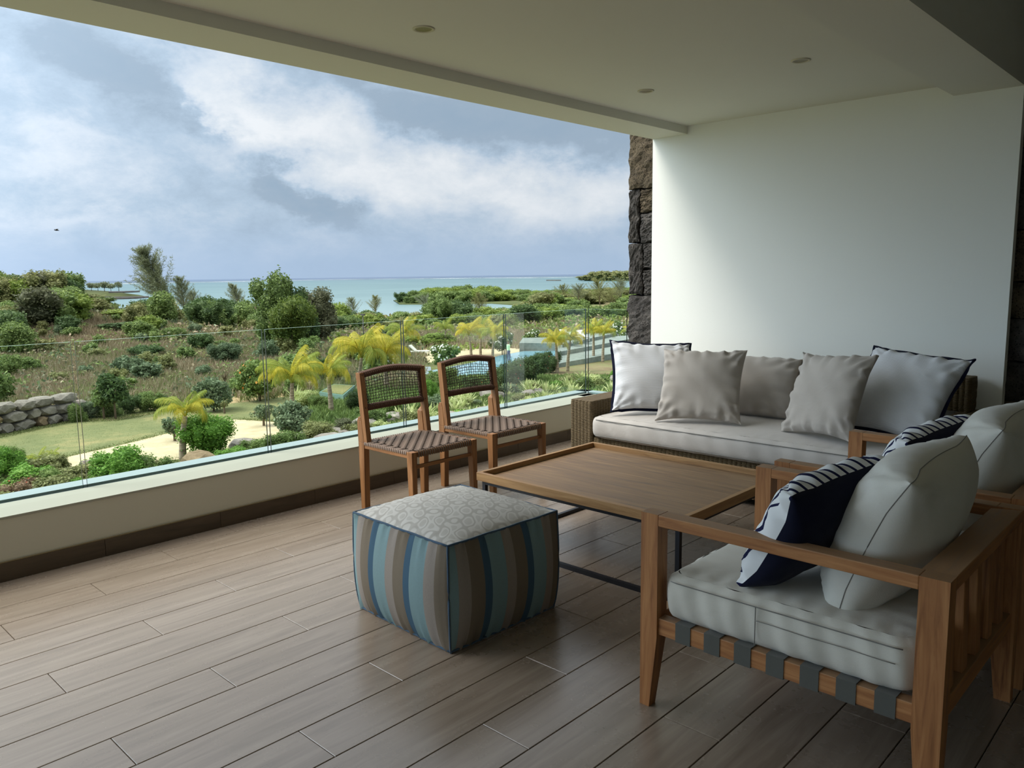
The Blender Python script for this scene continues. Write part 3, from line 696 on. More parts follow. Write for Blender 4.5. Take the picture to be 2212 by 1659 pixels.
# ---------------------------------------------------------------- dining chairs
MRO=M('brown_cord',srgb(92,62,46),.7,.25); MRO.col(MRO.mix(MRO.math('MULTIPLY',MRO.noise(MRO.co('Object'),90,3,.6),.5),srgb(90,64,48),srgb(54,38,30))); MRO=MRO.m
MRS=M('taupe_brown_cord',srgb(112,94,80),.6,.35).m; MRD=M('dark_cord_grid',srgb(52,38,30),.7,.2).m
def make_chair(loc):
    t=empty('dining_chair',loc); hw=.245; hd=.24; sz=.40
    xb=lambda z:-hd+.043-.118*max(0,z-.40)   # stile lean
    for s in (-1,1):
        yo=s*hw; yi=s*(hw-.038); ys_=sorted((yo,yi))
        # rear leg with chamfered top
        b=B(); b.frus((-hd-.002,-hd+.034,*ys_,0),(-hd-.008,-hd+.046,*ys_,.40)); b.frus((-hd-.008,-hd+.046,*ys_,.40),(-hd-.012,-hd+.030,*ys_,.525)); b.frus((-hd-.012,-hd+.030,*ys_,.525),(-hd+.002,-hd+.022,*sorted((yo,yo-s*.024)),.550)); b.build('leg',KZ,t,bevel=.002)
        b=B(); b.frus((hd-.032,hd,*sorted((yo,yo-s*.030)),0),(hd-.046,hd,*ys_,.403)); b.build('leg',KZ,t,bevel=.002)
        # back stile
        y0,y1=sorted((s*(hw-.002),s*(hw-.034))); b=B()
        zs=[.40,.56,.70,.805]
        for za,zb in zip(zs,zs[1:]): b.frus((xb(za)-.006,xb(za)+.032,y0,y1,za),(xb(zb)-.006,xb(zb)+.032,y0,y1,zb))
        b.build('back_stile',KZ,t)
        # wrapped cord on stile inner side
        pth=[];rr=[]
        for i in range(40): z=.60+.185*i/39; pth.append((xb(z)+.013,s*(hw-.036),z)); rr.append(.0135 if i%2 else .010)
        B().tube(pth,rr,8,smooth=False).build('cord_wrap',MRO,t,fixn=False)
        B().box(-hd+.036,hd-.036,*sorted((s*(hw-.004),s*(hw-.028))),sz-.034,sz).build('side_rail',KX,t,bevel=.002)
    B().box(hd-.030,hd-.006,-hw+.03,hw-.03,sz-.028,sz).build('front_rail',KY,t,bevel=.002)
    B().box(-hd+.004,-hd+.028,-hw+.03,hw-.03,sz-.034,sz).build('back_rail',KY,t,bevel=.002)
    B().box(hd-.030,hd-.014,-hw+.03,hw-.03,.305,.325).build('stretcher',KY,t,bevel=.002)
    # back: wrapped rails + cord grid
    def rail(zc,arch,r0,name):
        pth=[];rr=[]; n=66
        for i in range(n+1):
            f=i/n; y=-hw+.012+(2*hw-.024)*f; z=zc+arch*math.sin(PI*f)**1.3; pth.append((xb(z)+.013,y,z)); rr.append(r0 if i%2 else r0*.76)
        B().tube(pth,rr,8,smooth=False).build(name,MRO,t,fixn=False)
    rail(.792,.022,.0225,'cord_wrapped_rail'); rail(.602,.004,.022,'cord_wrapped_rail')
    b=B()
    for k in range(20):
        y=-.190+.380*k/19; zt=.792+.022*math.sin(PI*(y+hw)/(2*hw))**1.3
        b.tube([(xb(z)+.013+.003*(1 if (q+k)%2 else -1),y+.002*math.sin(k*2.3+q),z) for q,z in enumerate([.612+(zt-.02-.612)*q/11 for q in range(12)])],.0018,5)
    for k in range(9):
        f=(k+1)/10
        b.tube([(xb(.7)*0+xb(z)+.013-.003*(1 if (q+k)%2 else -1),y,z) for q,(y,z) in enumerate([(-.200+.400*q/19,.615+(.792+.022*math.sin(PI*(q/19))**1.3-.022-.615)*f) for q in range(20)])],.0018,5)
    b.build('cord_grid',MRD,t,fixn=False)
    # woven seat, 2/2 twill of flat cords, wrapped over the rails
    b=B(); n=25; px=(2*hd-.075)/n; py=(2*hw-.085)/n; zt=sz+.005; am=.0034
    X=[-hd+.042+px*(i+.5) for i in range(n)]; Y=[-hw+.045+py*(i+.5) for i in range(n)]
    def ribbon(pts,side,wd,m):
        b.grid([[ (p[0]-side[0]*wd,p[1]-side[1]*wd,p[2]) for p in pts],[(p[0],p[1],p[2]+.0012) for p in pts],[(p[0]+side[0]*wd,p[1]+side[1]*wd,p[2]) for p in pts]],m,True)
    for j,y in enumerate(Y):
        pts=[(-hd-.0,y,sz-.012),(-hd+.004,y,zt)]+[(x,y,zt+(am if ((i+j)%4)<2 else -am)) for i,x in enumerate(X)]+[(hd-.004,y,zt),(hd-.003,y,sz-.030)]
        ribbon(pts,(0,1,0),py*.33,0)
    for i,x in enumerate(X):
        pts=[(x,-hw+.001,sz-.014),(x,-hw+.002,zt)]+[(x,y,zt+(-am if ((i+j)%4)<2 else am)) for j,y in enumerate(Y)]+[(x,hw-.002,zt),(x,hw-.001,sz-.014)]
        ribbon(pts,(1,0,0),px*.33,0)
    b.build('woven_seat',MRS,t,fixn=False)
    B().box(-hd+.03,hd-.03,-hw+.03,hw-.03,sz-.008,sz-.002).build('seat_webbing',MRD,t)
    return t
dc1=make_chair((-3.525,2.905,0)); tag(dc1,'near woven-seat teak dining chair, left of the pair by the glass','chair',group='woven dining chairs by the balustrade')
dc2=copy_tree(dc1); dc2.location=(-3.548,3.548,0); tag(dc2,'far woven-seat teak dining chair, right of the pair by the glass','chair',group='woven dining chairs by the balustrade')
# ================================================================ LANDSCAPE
SEA=-9.3
_RT=[0,12,20,30,45,60,80,120,180,220,600]
_HT=[5.6,5.8,6.0,6.2,6.6,7.0,7.5,8.5,9.8,10.2,10.25]
_AT=[-140,-75,-71,-69,-61,-57,-50,-47,-44,-42.2,-41,-38,-30,20]
_CT=[330,320,300,240,236,218,214,200,200,232,400,430,460,460]
def ip(x,X,Y):
    if x<=X[0]: return Y[0]
    for i in range(1,len(X)):
        if x<=X[i]: return Y[i-1]+(Y[i]-Y[i-1])*(x-X[i-1])/(X[i]-X[i-1])
    return Y[-1]
def gz(x,y):
    r=math.hypot(x,y); az=math.degrees(math.atan2(x,y))
    z=1.352-ip(r,_RT,_HT)
    mx,my=-119,31
    z+=6.2*math.exp(-(((x-mx)/26)**2+((y-my)/17)**2))
    z+=0.22*math.sin(x*0.11+1.3)*math.cos(y*0.13)*min(1,max(0,(r-40)/40))
    c=ip(az,_AT,_CT)+6*math.sin(az*2.1)+3*math.sin(az*5.7)
    if r>c: z-=min(2.2,(r-c)*0.25)
    return z

# ---- terrain mesh (polar)
def terrain_mat():
    m=M('dry_grassland_soil',(.2,.17,.1),.95,.1); co=m.co('World')
    n1=m.noise(co,.055,6,.6); n2=m.noise(co,.5,6,.65); n3=m.noise(co,3.5,4,.6)
    dry=m.ramp(n2,[(.3,srgb(108,94,72)),(.5,srgb(134,118,92)),(.7,srgb(156,142,112))])
    grn=m.ramp(n3,[(.3,srgb(78,90,50)),(.7,srgb(116,126,76))])
    k=m.ramp(m.math('ADD',m.math('MULTIPLY',n1,.7),m.math('MULTIPLY',n2,.45)),[(.50,(0,0,0)),(.66,(1,1,1))])
    m.col(m.mix(k,dry,grn)); m.bump(n3,.5,.2); return m.m
azs=[-140+1.0*i for i in range(60)]+[-80+.5*i for i in range(96)]+[-32+1.5*i for i in range(45)]
rs=[4.7*1.018**i for i in range(270)]; rs=[r for r in rs if r<560]
V=[];nA=len(azs)
for r in rs:
    for a in azs:
        x,y=r*math.sin(R(a)),r*math.cos(R(a)); V.append((x,y,gz(x,y)))
nr=len(rs); I=np.arange(nr*nA).reshape(nr,nA)
F=np.stack([I[:-1,:-1],I[:-1,1:],I[1:,1:],I[1:,:-1]],-1).reshape(-1,4)[:,::-1]
mobj('ground',npmesh('ground',V,F,[terrain_mat()],smooth=True),kind='structure')
# ---- sea
def sea_mat():
    m=M('lagoon_water',(.1,.3,.3),.3,.4); co=m.co('World')
    g=m.n('ShaderNodeNewGeometry'); ln=m.n('ShaderNodeVectorMath',operation='LENGTH'); m.L.new(g.outputs['Position'],ln.inputs[0])
    d=m.math('ADD',ln.outputs['Value'],m.math('MULTIPLY',m.math('SUBTRACT',m.noise(m.co('World',scale=(1,1,1)),.004,5,.6),.5),250))
    lg=m.math('DIVIDE',m.math('LOGARITHM',m.math('MAXIMUM',d,10),10),5)
    base=m.ramp(lg,[(.44,srgb(128,140,138)),(.49,srgb(112,138,138)),(.53,srgb(84,116,116)),(.60,srgb(68,104,106)),(.66,srgb(56,96,102)),(.70,srgb(48,88,100)),(.716,srgb(32,62,92)),(.80,srgb(34,62,104))])
    st=m.noise(m.co('World',scale=(.02,.004,1),rot=(0,0,R(50))),1.2,6,.65)
    base=m.mix(m.math('MULTIPLY',m.ramp(st,[(.45,(0,0,0)),(.62,(1,1,1))]),.35),base,srgb(110,140,138))
    m.col(base); wv=m.noise(m.co('World',scale=(1,.4,1),rot=(0,0,R(45))),.5,5,.6)
    m.bump(wv,.5,.3); return m.m
S=26000
B().poly([(-S,-S,SEA),(600,-S,SEA),(600,S,SEA),(-S,S,SEA)]).build('sea',sea_mat(),kind='structure',fixn=False)
# surf line on the reef
MF=M('surf_foam',srgb(226,232,234),.8,.2).m
rnd=random.Random(3); b=B()
for i in range(260):
    a=-82+56*i/260+rnd.uniform(-.1,.1); r=3300+500*math.sin(a*.2)+rnd.uniform(-160,160); l=rnd.uniform(20,150); wd=rnd.uniform(4,26)
    p=Vector((r*math.sin(R(a)),r*math.cos(R(a)),SEA+.25)); t=Vector((math.cos(R(a)),-math.sin(R(a)),0)); q=Vector((math.sin(R(a)),math.cos(R(a)),0))
    if rnd.random()<.75: b.poly([p-t*l-q*wd*.2,p+t*0-q*wd,p+t*l+q*wd*.3,p+q*wd])
b.build('surf_line',MF,kind='stuff',fixn=False,label='thin white line of surf on the reef near the horizon',cat='surf')
# ---------------------------------------------------------------- foliage
def leaf_mat(name,c1,c2,c3=None,tr=.30):
    m=M(name,c1,.6,.25); oi=m.n('ShaderNodeObjectInfo'); g=m.n('ShaderNodeNewGeometry')
    f=m.math('ADD',m.math('MULTIPLY',g.outputs['Random Per Island'],.75),m.math('MULTIPLY',oi.outputs['Random'],.25))
    c=m.ramp(f,[(0,c1),(.6,c2),(1,c3 or c2)]); m.col(c)
    ts=m.n('ShaderNodeBsdfTranslucent'); m.L.new(c,ts.inputs[0]); mx=m.n('ShaderNodeMixShader'); mx.inputs[0].default_value=tr
    m.L.new(m.b.outputs[0],mx.inputs[1]); m.L.new(ts.outputs[0],mx.inputs[2]); m.L.new(mx.outputs[0],m.N['Material Output'].inputs['Surface']); return m.m
LM=dict(bright=leaf_mat('bright_leaf',srgb(74,116,40),srgb(116,158,64),srgb(158,192,98)),
 mid=leaf_mat('mid_leaf',srgb(80,100,52),srgb(116,138,76),srgb(156,174,104)),
 dark=leaf_mat('dark_leaf',srgb(54,76,44),srgb(82,106,60),srgb(116,138,86)),
 blue=leaf_mat('bluish_leaf',srgb(80,98,70),srgb(110,128,94),srgb(146,160,124)),
 olive=leaf_mat('olive_leaf',srgb(104,108,66),srgb(134,138,86),srgb(168,168,114)),
 lime=leaf_mat('lime_leaf',srgb(98,118,50),srgb(128,148,66),srgb(162,176,92)),
 brown=leaf_mat('brownish_leaf',srgb(78,82,58),srgb(104,108,78),srgb(134,134,104)),
 roundtree=leaf_mat('round_tree_leaf',srgb(62,82,36),srgb(92,112,48),srgb(126,142,68)),
 pink=leaf_mat('pinkish_leaf',srgb(120,100,76),srgb(146,124,98),srgb(176,140,120)),
 needle=leaf_mat('needle_leaf',srgb(104,112,84),srgb(132,140,108),srgb(158,164,132)),
 palm=leaf_mat('palm_leaf',srgb(138,146,50),srgb(196,182,62),srgb(224,200,88),.4),
 palmg=leaf_mat('green_palm_leaf',srgb(118,138,54),srgb(150,160,68),srgb(184,178,84),.4),
 agave=leaf_mat('variegated_leaf',srgb(142,158,96),srgb(184,192,130),srgb(220,218,168)),
 dry=leaf_mat('dry_grass',srgb(122,108,84),srgb(152,138,110),srgb(180,168,138),.2),
 drygreen=leaf_mat('green_grass',srgb(96,108,62),srgb(126,136,82),srgb(156,160,108),.2),
 orange=leaf_mat('orange_flower',srgb(226,110,48),srgb(238,150,70),srgb(240,190,100)),
 red=leaf_mat('red_flower',srgb(198,50,40),srgb(220,80,60)), white=leaf_mat('white_flower',srgb(228,228,214),srgb(240,240,230)))
MB_=M('bark',srgb(112,98,80),.9,.1).m; MBP=M('palm_trunk_bark',srgb(150,136,116),.9,.1)
MBP.col(MBP.ramp(MBP.noise(MBP.co('Object',scale=(1,1,9)),2.4,4,.6),[(.35,srgb(118,104,86)),(.6,srgb(168,154,134))])); MBP=MBP.m
RG=np.random.default_rng(11)
def leaves(C,Nrm,size,rg,aspect=.5,fold=.25,jit=.6):
    """C centres (n,3), Nrm outward; returns V,F for folded rhombus leaves"""
    n=len(C); size=np.broadcast_to(np.asarray(size,float).reshape(-1,1),(n,1))
    nn=Nrm+rg.normal(0,jit,(n,3)); nn/=np.linalg.norm(nn,axis=1,keepdims=True)+1e-9
    t=np.cross(nn,rg.normal(0,1,(n,3))); t/=np.linalg.norm(t,axis=1,keepdims=True)+1e-9
    s=np.cross(nn,t)
    a=C-t*size; c=C+t*size; b=C+s*size*aspect+nn*size*fold*.5; d=C-s*size*aspect+nn*size*fold*.5
    V=np.stack([a,b,c,d],1).reshape(-1,3); I=np.arange(n)*4
    F=np.concatenate([np.stack([I,I+1,I+2],1),np.stack([I,I+2,I+3],1)],0); return V,F
def ico_core(blobs,k=.78,seed=0):
    import bmesh
    Vs=[];Fs=[];off=0; rg=np.random.default_rng(seed)
    bm=bmesh.new(); bmesh.ops.create_icosphere(bm,subdivisions=2,radius=1); v0=np.array([v.co[:] for v in bm.verts]); f0=np.array([[v.index for v in f.verts] for f in bm.faces]); bm.free()
    for (cx,cy,cz,rx,ry,rz) in blobs:
        v=v0*(1+.12*np.sin(v0[:,[1]]*7+rg.uniform(0,6))*np.cos(v0[:,[0]]*6+rg.uniform(0,6)))
        Vs.append(v*np.array([rx,ry,rz])*k+np.array([cx,cy,cz])); Fs.append(f0+off); off+=len(v0)
    return np.concatenate(Vs),np.concatenate(Fs)
def crown_mesh(name,blobs,n,size,mat,seed,core=True,aspect=.5,jit=1.0,flower=None,nf=0,flat=0):
    rg=np.random.default_rng(seed); blobs=np.array(blobs,float)
    area=(blobs[:,3]*blobs[:,4]+blobs[:,4]*blobs[:,5]+blobs[:,3]*blobs[:,5]); pick=rg.choice(len(blobs),n,p=area/area.sum())
    d=rg.normal(0,1,(n,3)); d/=np.linalg.norm(d,axis=1,keepdims=True); Bb=blobs[pick]
    rad=1-np.abs(rg.normal(0,.20,(n,1)))+.16*np.abs(rg.normal(0,1,(n,1)))*(rg.random((n,1))<.3); rad*=1+.14*np.sin(d[:,[0]]*11+pick[:,None]*2)*np.cos(d[:,[2]]*10+pick[:,None])
    C=Bb[:,:3]+d*Bb[:,3:6]*rad
    ok=C[:,2]>0.0; C=C[ok];d=d[ok]
    V,F=leaves(C,d,size*(.7+.6*rg.random(len(C))),rg,aspect,jit=jit)
    mi=np.zeros(len(F),int); Vs=[V];Fs=[F];Ms=[mi]; off=len(V)
    mats=[mat]
    if core:
        v,f=ico_core(blobs,.66,seed); v[:,2]=np.maximum(v[:,2],0.0); Vs.append(v);Fs.append(f+off);Ms.append(np.zeros(len(f),int)); off+=len(v)
    if flower:
        mats.append(flower); pick=rg.choice(len(blobs),nf); d=rg.normal(0,1,(nf,3)); d[:,2]=np.abs(d[:,2]); d/=np.linalg.norm(d,axis=1,keepdims=True)
        C=blobs[pick][:,:3]+d*blobs[pick][:,3:6]*1.03; v,f=leaves(C,d,size*.9,rg,.9,jit=.3); Vs.append(v);Fs.append(f+off);Ms.append(np.ones(len(f),int))
    return npmesh(name,np.concatenate(Vs),np.concatenate(Fs),mats,np.concatenate(Ms))
def rblobs(seed,k=7,h=1,w=1,low=.15):
    r=random.Random(seed); L=[(0,0,h*.42,w*.30,w*.30,h*.38)]; k=k*2
    for i in range(k):
        a=2*PI*i/k*3+r.uniform(-.5,.5); q=r.uniform(.10,.36)*w; s=r.uniform(.09,.17)*w
        L.append((q*math.cos(a),q*math.sin(a),h*r.uniform(low+.1,.75),s,s,h*r.uniform(.16,.27)))
    L.append((r.uniform(-.1,.1)*w,r.uniform(-.1,.1)*w,h*.8,w*.2,w*.2,h*.2)); return L
BUSH={}
def bush_mesh(kind,q,var,flower=None,nf=0):
    """unit bush: diameter 1, height 1"""
    k=(kind,q,var,flower)
    if k not in BUSH:
        n,size={'near':(9000,.024),'midq':(4200,.034),'far':(1400,.055)}[q]
        BUSH[k]=crown_mesh('foliage',rblobs(var*7+len(kind),8),n,size,LM[kind],var+5,flower=LM[flower] if flower else None,nf=nf)
    return BUSH[k]
rB=random.Random(77)
def bush(x,y,w_,h_,kind='mid',q='midq',label='green shrub',name='shrub',group=None,cat='shrub',var=None,flower=None,nf=60,dz=0):
    me=bush_mesh(kind,q,var if var is not None else rB.randrange(3),flower,nf)
    return mobj(name,me,loc=(x,y,gz(x,y)-.04*h_+dz),rot=(0,0,rB.uniform(0,6.28)),scale=(w_,w_,h_),label=label,cat=cat,group=group)
def tree(x,y,w_,h_,kind,q,label,trunk=.35,lean=0,name='tree',blobs=None,n=None,size=None,tr=.03,flower=None,nf=0,cat='tree',group=None,seed=1,branches=4,core=True):
    z=gz(x,y); t=empty(name,(x,y,z),label=label,cat=cat,group=group)
    hb=h_*trunk; n_,s_={'near':(9000,.024),'midq':(4000,.035),'far':(1200,.06)}[q]
    bl=blobs or [(a*w_,b_*w_,hb*.8+c*(h_-hb*.8),d*w_,e*w_,f*(h_-hb*.8)) for a,b_,c,d,e,f in rblobs(seed,8,low=.1)]
    me=crown_mesh('crown',bl,n or n_,(size or s_)*max(w_,h_-hb),LM[kind],seed,flower=LM[flower] if flower else None,nf=nf,core=core)
    link(bpy.data.objects.new('crown',me),t)
    b=B(); r0=max(.05,tr*h_); top=(lean*h_*.5,lean*h_*.2,h_*.6)
    b.tube([(0,0,-.2),(top[0]*.3,top[1]*.3,h_*.2),(top[0]*.7,top[1]*.7,h_*.42),top],[r0*1.25,r0,r0*.75,r0*.4],8)
    rr=random.Random(seed)
    for i in range(branches):
        a=2*PI*i/branches+rr.uniform(-.5,.5); zz=hb*rr.uniform(.7,1.0); L_=w_*.32
        b.tube([(top[0]*.4,top[1]*.4,zz),(math.cos(a)*L_*.5,math.sin(a)*L_*.5,zz+(h_-zz)*.25),(math.cos(a)*L_,math.sin(a)*L_,zz+(h_-zz)*.5)],[r0*.55,r0*.4,r0*.2],6)
    b.build('trunk',MB_,t,fixn=False); return t
# ---------------------------------------------------------------- palms
def frond_mesh(L_,seed,mat,droop=1.0,nl=46,lw=.013):
    rg=random.Random(seed); b=B(); pts=[];ang=R(78)
    x=z=0; k=18
    for i in range(k+1):
        f=i/k; pts.append((x,0,z)); a=ang-droop*R(150)*f**1.25; x+=L_/k*math.cos(a); z+=L_/k*math.sin(a)
    b.tube(pts,[.014*L_*(1-.8*i/k) for i in range(k+1)],4)
    def at(f): 
        q=f*k; i=min(int(q),k-1); g=q-i; return Vector(pts[i]).lerp(Vector(pts[i+1]),g),(Vector(pts[i+1])-Vector(pts[i])).normalized()
    for i in range(nl):
        f=.16+.84*i/nl; p,t=at(f); ll=L_*.36*(math.sin(PI*min(1,f*.80+.16)))**.7*rg.uniform(.8,1.1)
        for s in (-1,1):
            side=Vector((0,s,0)); d=(side*.62+t*.70+Vector((0,0,-.25))).normalized(); w_=L_*lw*.5
            p1=p+d*ll*.45+Vector((0,0,-ll*.14)); p2=p+d*ll*.75+Vector((0,0,-ll*.62*rg.uniform(.7,1.2)))
            b.v+=[tuple(p-t*w_*.5),tuple(p+t*w_*.5),tuple(p1+t*w_),tuple(p1-t*w_),tuple(p2)]; n=len(b.v)-5
            b.f+=[(n,n+1,n+2,n+3),(n+3,n+2,n+4)]; b.m+=[0,0]; b.sm+=[False]*2
    return b.mesh('frond',[mat])
FR={k:[frond_mesh(1.0,i+s,LM[k],d) for i,d in enumerate((.45,.75,1.0,1.25))] for k,s in (('palm',0),('palmg',20))}
def palm(x,y,h_,cr,kind='palm',n=15,label='',lean=.0,seed=0,name='coconut_palm',group='yellow-green palms in the garden',trunkr=.085,windy=.5):
    """h_ = height of crown base, cr = frond length"""
    z=gz(x,y); t=empty(name,(x,y,z),label=label,cat='palm',group=group); rr=random.Random(seed*13+5)
    b=B(); k=9; P=[(lean*(i/k)**2,lean*.3*(i/k)**2,-.15+(h_+.15)*i/k) for i in range(k+1)]
    b.tube(P,[trunkr*(1.35-.55*i/k+(.0 if i%2 else .05)) for i in range(k+1)],9); b.build('trunk',MBP,t,fixn=False)
    tx,ty,tz_=P[-1]
    for i in range(n):
        a=2*PI*i/n*2.4+rr.uniform(-.25,.25); el=i/n; v=min(3,int(el*3.2+rr.uniform(0,.8)))
        o=mobj('frond',FR['palmg' if (kind=='palm' and rr.random()<.38) else kind][v],t,loc=(tx,ty,tz_-.02),rot=(rr.uniform(-.35,.35),-R(6)*(1-el)+rr.uniform(-.1,.1)+R(14)*el,a)); s=cr*rr.uniform(.85,1.1); o.scale=(s,s,s)
    return t
def at(px): return px
KW={'mid':'mid-green','olive':'olive','dark':'dark green','lime':'yellow-green','brown':'grey-brown','blue':'bluish green','bright':'vivid green','agave':'pale green'}
# ---------------------------------------------------------------- garden surfaces (draped strips)
def strip(name,A,Bp,mat,ns=16,nt_=6,dz=.04,**k):
    def samp(L,f):
        seg=[math.dist(L[i],L[i+1]) for i in range(len(L)-1)]; T=sum(seg)*f
        for i,s in enumerate(seg):
            if T<=s or i==len(seg)-1: q=T/s; return (L[i][0]+(L[i+1][0]-L[i][0])*q,L[i][1]+(L[i+1][1]-L[i][1])*q)
            T-=s
    P=[]
    for j in range(nt_+1):
        row=[]
        for i in range(ns+1):
            a=samp(A,i/ns); c=samp(Bp,i/ns); f=j/nt_; x=a[0]*(1-f)+c[0]*f; y=a[1]*(1-f)+c[1]*f
            row.append((x,y,gz(x,y)+dz*(.1 if j in(0,nt_) else 1)))
        P.append(row)
    return B().grid(P).build(name,mat,**k)
def ground_mat(name,cs,sc=1.2,b=.3):
    m=M(name,cs[1],.95,.1); co=m.co('World'); n=m.noise(co,sc,7,.65); n2=m.noise(co,sc*9,4,.6)
    m.col(m.mix(m.math('MULTIPLY',n2,.4),m.ramp(n,[(.3,cs[0]),(.5,cs[1]),(.7,cs[2])]),cs[0])); m.bump(n2,b,.08); return m.m
GL=ground_mat('garden_lawn_grass',[srgb(98,106,70),srgb(122,124,84),srgb(164,148,104)],.30,.8); GS=ground_mat('garden_sand',[srgb(178,162,130),srgb(192,178,146),srgb(204,190,160)],1.5,.2)
GD=ground_mat('bare_soil',[srgb(140,118,84),srgb(170,150,112),srgb(190,172,132)],1.1)
strip('lawn',[(-36.64,6.15),(-37.92,8.77),(-39.97,12.07),(-38.42,13.78),(-40.20,17.65),(-39.73,20.49),(-40.06,24.09),(-40.20,28.71),(-37.83,31.19)],
 [(-27.58,4.50),(-29.66,6.75),(-30.89,9.23),(-31.80,11.50),(-33.45,14.63),(-33.89,17.43),(-30.85,18.48),(-29.23,20.81),(-30.11,24.78)],GL,60,10,kind='structure')
strip('sand_path',[(-27.38,4.47),(-29.49,6.71),(-30.79,9.20),(-31.69,11.46),(-33.33,14.57),(-34.26,17.16),(-31.55,17.97),(-29.81,19.24)],
 [(-23.83,3.82),(-26.72,6.04),(-27.13,8.05),(-27.09,9.74),(-26.92,11.69),(-27.35,13.63),(-27.98,15.90),(-28.92,18.66)],GS,50,8,dz=.05,kind='structure')
strip('bare_soil',[(-41.58,19.30),(-43.64,23.74),(-41.60,26.96)],[(-38.63,17.90),(-39.20,21.29),(-39.03,25.27)],GD,20,4,dz=.06,kind='structure')
strip('sand_terrace',[(-67.25,52.42),(-63.87,58.03),(-55.26,60.58)],[(-51.58,40.15),(-48.13,43.68),(-48.09,51.48)],GS,20,4,dz=.08,kind='structure')
# sandy dry track beyond the scrub on the right
strip('dry_clearing',[(-98.37,100.58),(-92.48,111.49),(-83.45,123.46)],[(-72.20,73.79),(-70.27,84.71),(-61.15,90.48)],GD,20,4,dz=.10,kind='structure')
# pool and terraces
MWP=M('pool_water',srgb(128,178,196),.04,.6); MWP.bump(MWP.noise(MWP.co('World'),3,3,.5),.12,.03); MWP=MWP.m
MSTN=ground_mat('pale_grey_stone',[srgb(112,122,116),srgb(134,142,136),srgb(150,156,150)],2.2,.1)
MDK=ground_mat('grey_deck',[srgb(126,136,142),srgb(142,152,158),srgb(156,166,170)],1.4,.1)
zp=-5.60
def slab(name,pts,z0,z1,mat,**k):
    pts=list(pts); a=sum(pts[i][0]*pts[(i+1)%len(pts)][1]-pts[(i+1)%len(pts)][0]*pts[i][1] for i in range(len(pts)))
    if a<0: pts=pts[::-1]
    return B().prism([(x,y,z0) for x,y in pts],(0,0,z1-z0)).build(name,mat,**k)
pl=empty('swimming_pool',(-43.70,45.68,zp),label='blue swimming pool beyond the palms, past the dining chairs',cat='pool')
def pslab(name,pts,z0,z1,mat): 
    o=slab(name,pts,z0,z1,mat,parent=None); o.parent=pl; o.location=-pl.location; return o
def off(p,d): 
    cx=sum(q[0] for q in p)/len(p); cy=sum(q[1] for q in p)/len(p); return [((x-cx)*d+cx,(y-cy)*d+cy) for x,y in p]
pp_=[(-36.51,30.27),(-43.28,36.79),(-44.70,42.52),(-46.78,47.77),(-47.79,51.77),(-45.26,54.23),(-41.81,48.90),(-39.00,42.48),(-37.74,37.17)]
pslab('basin',off(pp_,1.06),zp-.5,zp+.16,MSTN); pslab('water',pp_,zp-.3,zp+.19,MWP)
strip('paved_terrace',[(-46.24,31.70),(-48.61,37.82),(-46.89,40.11)],[(-30.00,21.10),(-29.23,22.92),(-29.17,25.48)],MDK,16,8,dz=.07,kind='structure')
# raised stone basin wall behind the pool
bw=[(-48.73,52.30),(-52.41,56.78),(-50.60,58.85),(-45.65,53.85)]
slab('stone_basin',bw,-5.9,-4.75,MSTN,label='pale stone clad raised basin behind the pool',cat='basin')
# tiered deck on the right with sun loungers
for i,(a,c,z1) in enumerate((((-38.48,45.28),(-40.11,57.59),-5.35),((-42.05,49.78),(-44.79,64.30),-5.0),((-44.31,53.08),(-49.56,71.14),-4.7))):
    ax,ay=a;cx2,cy2=c; d=Vector((ax,ay,0)).normalized()*6
    slab('stone_terrace',[a,c,(cx2+d.x,cy2+d.y),(ax+d.x,ay+d.y)],-6.3,z1,MSTN,kind='structure')
# planter basin with glass fence left
pbx=[(-36.98,23.70),(-38.46,25.65),(-36.30,25.59),(-34.38,23.30)]
pbx=[(-36.34,23.23),(-38.50,25.62),(-37.06,26.07),(-34.30,23.36)]
t=empty('garden_basin',(-36.15,24.27,-5.4),label='low pale green stone basin with glass rim behind the slim palm',cat='planter')
o=slab('basin_wall',pbx,-5.6,-4.72,M('green_tiled_stone',srgb(120,150,140),.4).m); o.parent=t; o.location=-t.location
o=slab('planting_soil',off(pbx,.88),-4.75,-4.70,GL); o.parent=t; o.location=-t.location
for i in range(4):
    p,q=pbx[i],pbx[(i+1)%4]; bb_=B(); bb_.hexa([(p[0],p[1],-4.72),(q[0],q[1],-4.72),(q[0]*.9995,q[1]*.9995,-4.72),(p[0]*.9995,p[1]*.9995,-4.72),(p[0],p[1],-3.9),(q[0],q[1],-3.9),(q[0]*.9995,q[1]*.9995,-3.9),(p[0]*.9995,p[1]*.9995,-3.9)]); o=bb_.build('glass_pane',MGL,t); o.location=-t.location
# sun loungers
MLG=M('lounger_white',srgb(214,212,200),.7).m
def lounger(x,y,rz,z,label):
    t=empty('sun_lounger',(x,y,z),rz,label=label,cat='sun lounger',group='sun loungers by the pool')
    B().box(-.35,.35,-.95,.95,.28,.34).build('frame',MLG,t); B().box(-.33,.33,-.95,.25,.34,.42).build('seat_pad',MLG,t)
    B().hexa([(-.33,.25,.34),(.33,.25,.34),(.33,.27,.42),(-.33,.27,.42),(-.33,.85,.85),(.33,.85,.85),(.33,.80,.92),(-.33,.80,.92)]).build('backrest',MLG,t)
    for sx in(-1,1):
        for yy in(-.85,.85): B().box(sx*.33-.03,sx*.33+.03,yy-.03,yy+.03,0,.28).build('leg',MLG,t)
lounger(-54.58,45.37,R(120),gz(-54.58,45.37)+.12,'white sun lounger on the sand left of the pool')
lounger(-44.64,54.84,R(60),-4.7,'white sun lounger on the deck between the two pairs of palms, nearer one')
